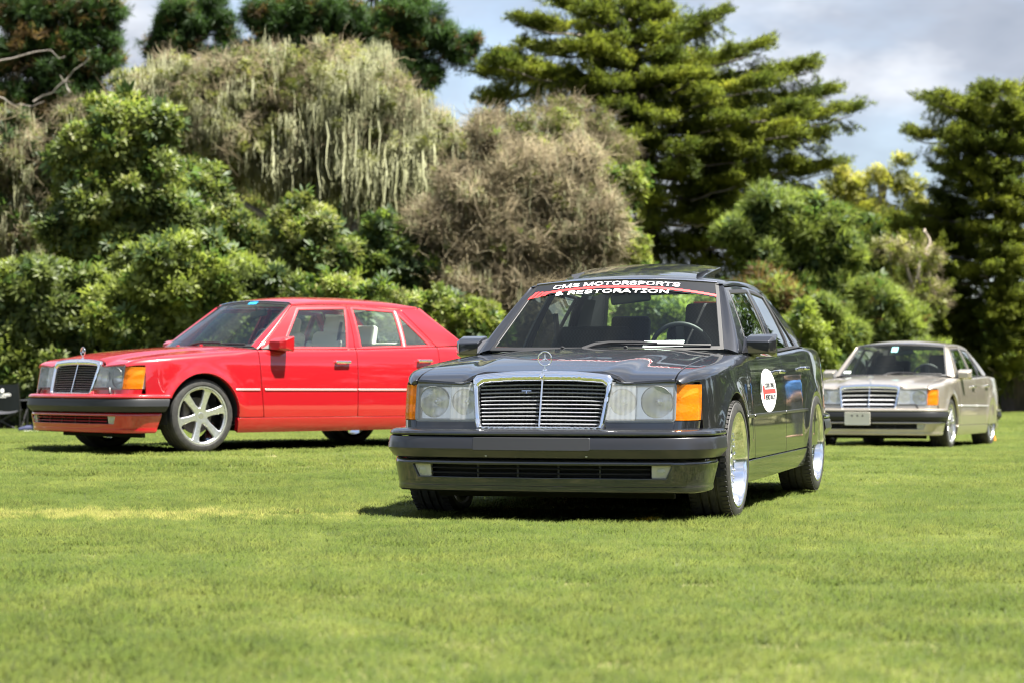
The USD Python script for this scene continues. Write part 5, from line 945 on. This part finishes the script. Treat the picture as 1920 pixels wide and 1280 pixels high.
part(ch, "printed_line", on_back(boxg(.15, .008, .003), .045, .553), "print_white"); part(ch, "printed_patch", [on_back(pillow(Point(0, 0).buffer(.05, 10), .004, .002), -.045, .49), on_back(pillow(Point(0, 0).buffer(.03, 10), .004, .002), -.045, .41)], "print_blue")
# seated person behind the red car: only the foot shows from the photograph's place
def chain(segs, ref=.02, it=8):
    sp = lambda p, r: m3.Manifold.sphere(r, 20).translate([float(a) for a in p]); M_ = m3.Manifold.batch_boolean([m3.Manifold.batch_hull([sp(a, ra), sp(b, rb)]) for a, ra, b, rb in segs], m3.OpType.Add).refine_to_length(ref); k = M_.to_mesh()
    t = trimesh.Trimesh(k.vert_properties[:, :3], k.tri_verts); trimesh.smoothing.filter_taubin(t, iterations=it); return G(t, True)
def hand(wr, d, up, s=1.0):
    d, up = unit(np.array(d, float)), unit(np.array(up, float)); sd = np.cross(d, up); seg = [(wr, .026, wr + d * .05 + sd * .02, .022), (wr, .024, wr + d * .05 - sd * .02, .022), (wr + d * .05 + sd * .02, .02, wr + d * .05 - sd * .02, .02)]
    for k, l in ((-.03, .062), (-.01, .075), (.01, .08), (.03, .07)):
        b = wr + d * .06 + sd * k; m_ = b + d * l * .55 - up * .008; seg += [(b, .010, m_, .009), (m_, .009, m_ + d * l * .4 - up * .03, .008)]
    b = wr + d * .02 - sd * .03; return seg + [(b, .012, b + d * .035 - sd * .022, .010), (b + d * .035 - sd * .022, .010, b + d * .06 - sd * .024, .009)]
def face(h, fw, hair="hair_dark", par=None):
    fw = unit(np.array(fw, float)); sd = np.cross(fw, [0, 0, 1]); out = []
    for s_ in (1, -1): part(par, "eye", xf(G(trimesh.creation.icosphere(2, .011), True), T(*(h + fw * .088 + sd * .032 * s_ + [0, 0, .01]))), "print_white"); part(par, "pupil", xf(G(trimesh.creation.icosphere(1, .006), True), T(*(h + fw * .097 + sd * .032 * s_ + [0, 0, .01]))), "sock_black")
    part(par, "mouth", tube([h + fw * .088 + sd * k * .022 + [0, 0, -.062 + .003 * k * k] for k in (-1, 0, 1)], .004, 5), "leaf_rust")
    g = G(m3.Manifold.batch_hull([m3.Manifold.sphere(.105, 24).translate(list(map(float, h - fw * .012 + [0, 0, .030]))), m3.Manifold.sphere(.07, 16).translate(list(map(float, h - fw * .06 + [0, 0, -.03])))]) - m3.Manifold.sphere(.10, 24).translate(list(map(float, h + fw * .055 + [0, 0, -.035]))), 40); part(par, "hair", g, hair)
def headsegs(h, nk, fw):
    fw = unit(np.array(fw, float)); sd = np.cross(fw, [0, 0, 1]); return [(nk, .056, h + [0, 0, -.04], .055), (h + [0, 0, .035], .095, h + fw * .03 + [0, 0, -.06], .062), (h + fw * .05 + [0, 0, .02], .05, h + fw * .052 + [0, 0, -.07], .035), (h + fw * .085 + [0, 0, .0], .010, h + fw * .108 + [0, 0, -.022], .014), (h + sd * .09 + [0, 0, .01], .018, h + sd * .092 + [0, 0, -.02], .012), (h - sd * .09 + [0, 0, .01], .018, h - sd * .092 + [0, 0, -.02], .012)]
fp = at(70, 806, 27.0); pz = zg(fp[0], fp[1]); A3 = lambda *p: np.array(p, float)
pn = thing("person", "person sitting on the grass, one navy shoe showing past the red car's bumper", "person", T(fp[0], fp[1], pz))
L1, L2 = A3(-.02, 0, .10), A3(.02, -.22, .10); k1, k2 = A3(.24, .04, .40), A3(.28, -.26, .40); h1, h2 = A3(.66, .02, .13), A3(.66, -.20, .13); ch_ = A3(.84, -.09, .46); nk = A3(.83, -.09, .58); hd = A3(.79, -.09, .74)
part(pn, "body", chain([(L1, .042, k1, .056), (L2, .042, k2, .056), (k1, .062, h1, .085), (k2, .062, h2, .085), (h1, .12, h2, .12), ((h1 + h2) / 2, .15, ch_, .14), (ch_ + [0, .15, .05], .065, ch_ + [0, -.15, .05], .065), (ch_, .11, nk, .055), (ch_ + [0, .19, .04], .055, A3(.62, .20, .34), .042), (A3(.62, .20, .34), .042, A3(.36, .10, .42), .03), (ch_ + [0, -.19, .04], .055, A3(.62, -.40, .34), .042), (A3(.62, -.40, .34), .042, A3(.38, -.30, .42), .03)] + hand(A3(.36, .10, .42), (-1, 0, -.1), (0, 0, 1)) + hand(A3(.38, -.30, .42), (-1, 0, -.1), (0, 0, 1)) + headsegs(hd, nk, (-1, 0, 0))), "cloth_dark")
for o in (A3(0, 0, 0), A3(.04, -.22, 0)):
    sh = part(pn, "shoe", chain([(o + [-.02, 0, .075], .046, o + [.0, 0, .06], .05), (o + [.0, 0, .055], .045, o + [-.13, 0, .045], .042), (o + [-.13, 0, .045], .042, o + [-.20, 0, .036], .030)], .012), "shoe_navy")
    part(sh, "sole", chain([(o + [.03, 0, .018], .022, o + [-.20, 0, .020], .020), (o + [.02, .03, .016], .016, o + [-.15, .036, .016], .016), (o + [.02, -.03, .016], .016, o + [-.15, -.036, .016], .016)], .015, 3), "shoe_sole"); part(pn, "sock", tube([o + [-.01, 0, .10], o + [.01, 0, .20]], .048, 12), "sock_black")
face(hd, (-1, 0, 0), par=pn)
# standing person far behind the beige car
def stand(x, y, label, shirt, yaw=0.0):
    fp = (x, y); z0 = zg(x, y); p2 = thing("person", label, "person", T(x, y, z0) @ Rax(yaw, [0, 0, 1])); f = (0, -1, 0); hd = A3(0, 0, 1.62); nk = A3(0, .01, 1.47)
    part(p2, "body", chain([(A3(.1, 0, .88), .10, A3(-.1, 0, .88), .10), (A3(0, 0, .95), .14, A3(0, 0, 1.28), .14), (A3(.17, 0, 1.40), .06, A3(-.17, 0, 1.40), .06), (A3(0, 0, 1.30), .12, nk, .055)] + [q_ for s_ in (1, -1) for q_ in [(A3(.1 * s_, 0, .85), .085, A3(.11 * s_, -.01, .48), .058), (A3(.11 * s_, -.01, .48), .056, A3(.11 * s_, .01, .09), .04), (A3(.11 * s_, .02, .05), .04, A3(.13 * s_, -.15, .035), .033), (A3(.2 * s_, 0, 1.38), .052, A3(.25 * s_, .02, 1.10), .04), (A3(.25 * s_, .02, 1.10), .04, A3(.22 * s_, -.12, .90), .028)] + hand(A3(.22 * s_, -.12, .90), (0, -.4, -1), (0, -1, .4))] + headsegs(hd, nk, f)), "skin")
    part(p2, "shirt", chain([(A3(0, 0, .98), .155, A3(0, 0, 1.28), .158), (A3(.17, 0, 1.40), .075, A3(-.17, 0, 1.40), .075), (A3(0, 0, 1.28), .14, A3(0, 0, 1.40), .085)] + [(A3(.2 * s_, 0, 1.38), .068, A3(.235 * s_, .012, 1.18), .056) for s_ in (1, -1)]), shirt)
    part(p2, "trousers", chain([(A3(.1, 0, .90), .115, A3(-.1, 0, .90), .115)] + [q_ for s_ in (1, -1) for q_ in [(A3(.1 * s_, 0, .85), .10, A3(.11 * s_, -.01, .48), .074), (A3(.11 * s_, -.01, .48), .072, A3(.11 * s_, .01, .10), .058)]]), "cloth_dark")
    face(hd, f, par=p2)
fp = at(1863, 772, 66); stand(fp[0], fp[1], "distant standing person in a blue shirt behind the beige car's rear end", "cloth_blue")
stand(9.2, 28.6, "person in a blue shirt on the lawn, reflected in the dark car's door", "cloth_blue", 60)
fp = at(1864, 829, 31.0); mk = thing("lawn_marker", "tiny orange marker on the grass by the beige car's rear wheel", "marker", T(fp[0], fp[1], zg(fp[0], fp[1]))); part(mk, "cone", revolve([(.028, 0), (.024, .012), (.010, .075), (1e-4, .078)], 16) if False else xf(revolve([(.03, 0), (.026, .012), (.011, .085), (1e-4, .088)], 16), Rax(90, [1, 0, 0])), "marker_orange")
for k, px in enumerate((241, 270)):
    fp = at(px, 818, 30.5); sk = thing("stake", ("left" if k == 0 else "right") + "-hand one of two short white pegs seen under the red car", "stake", T(fp[0], fp[1], zg(fp[0], fp[1])), "short white pegs under the red car"); part(sk, "peg", boxg(.03, .03, .09, T(0, 0, .045), r=.006), "stake_white")
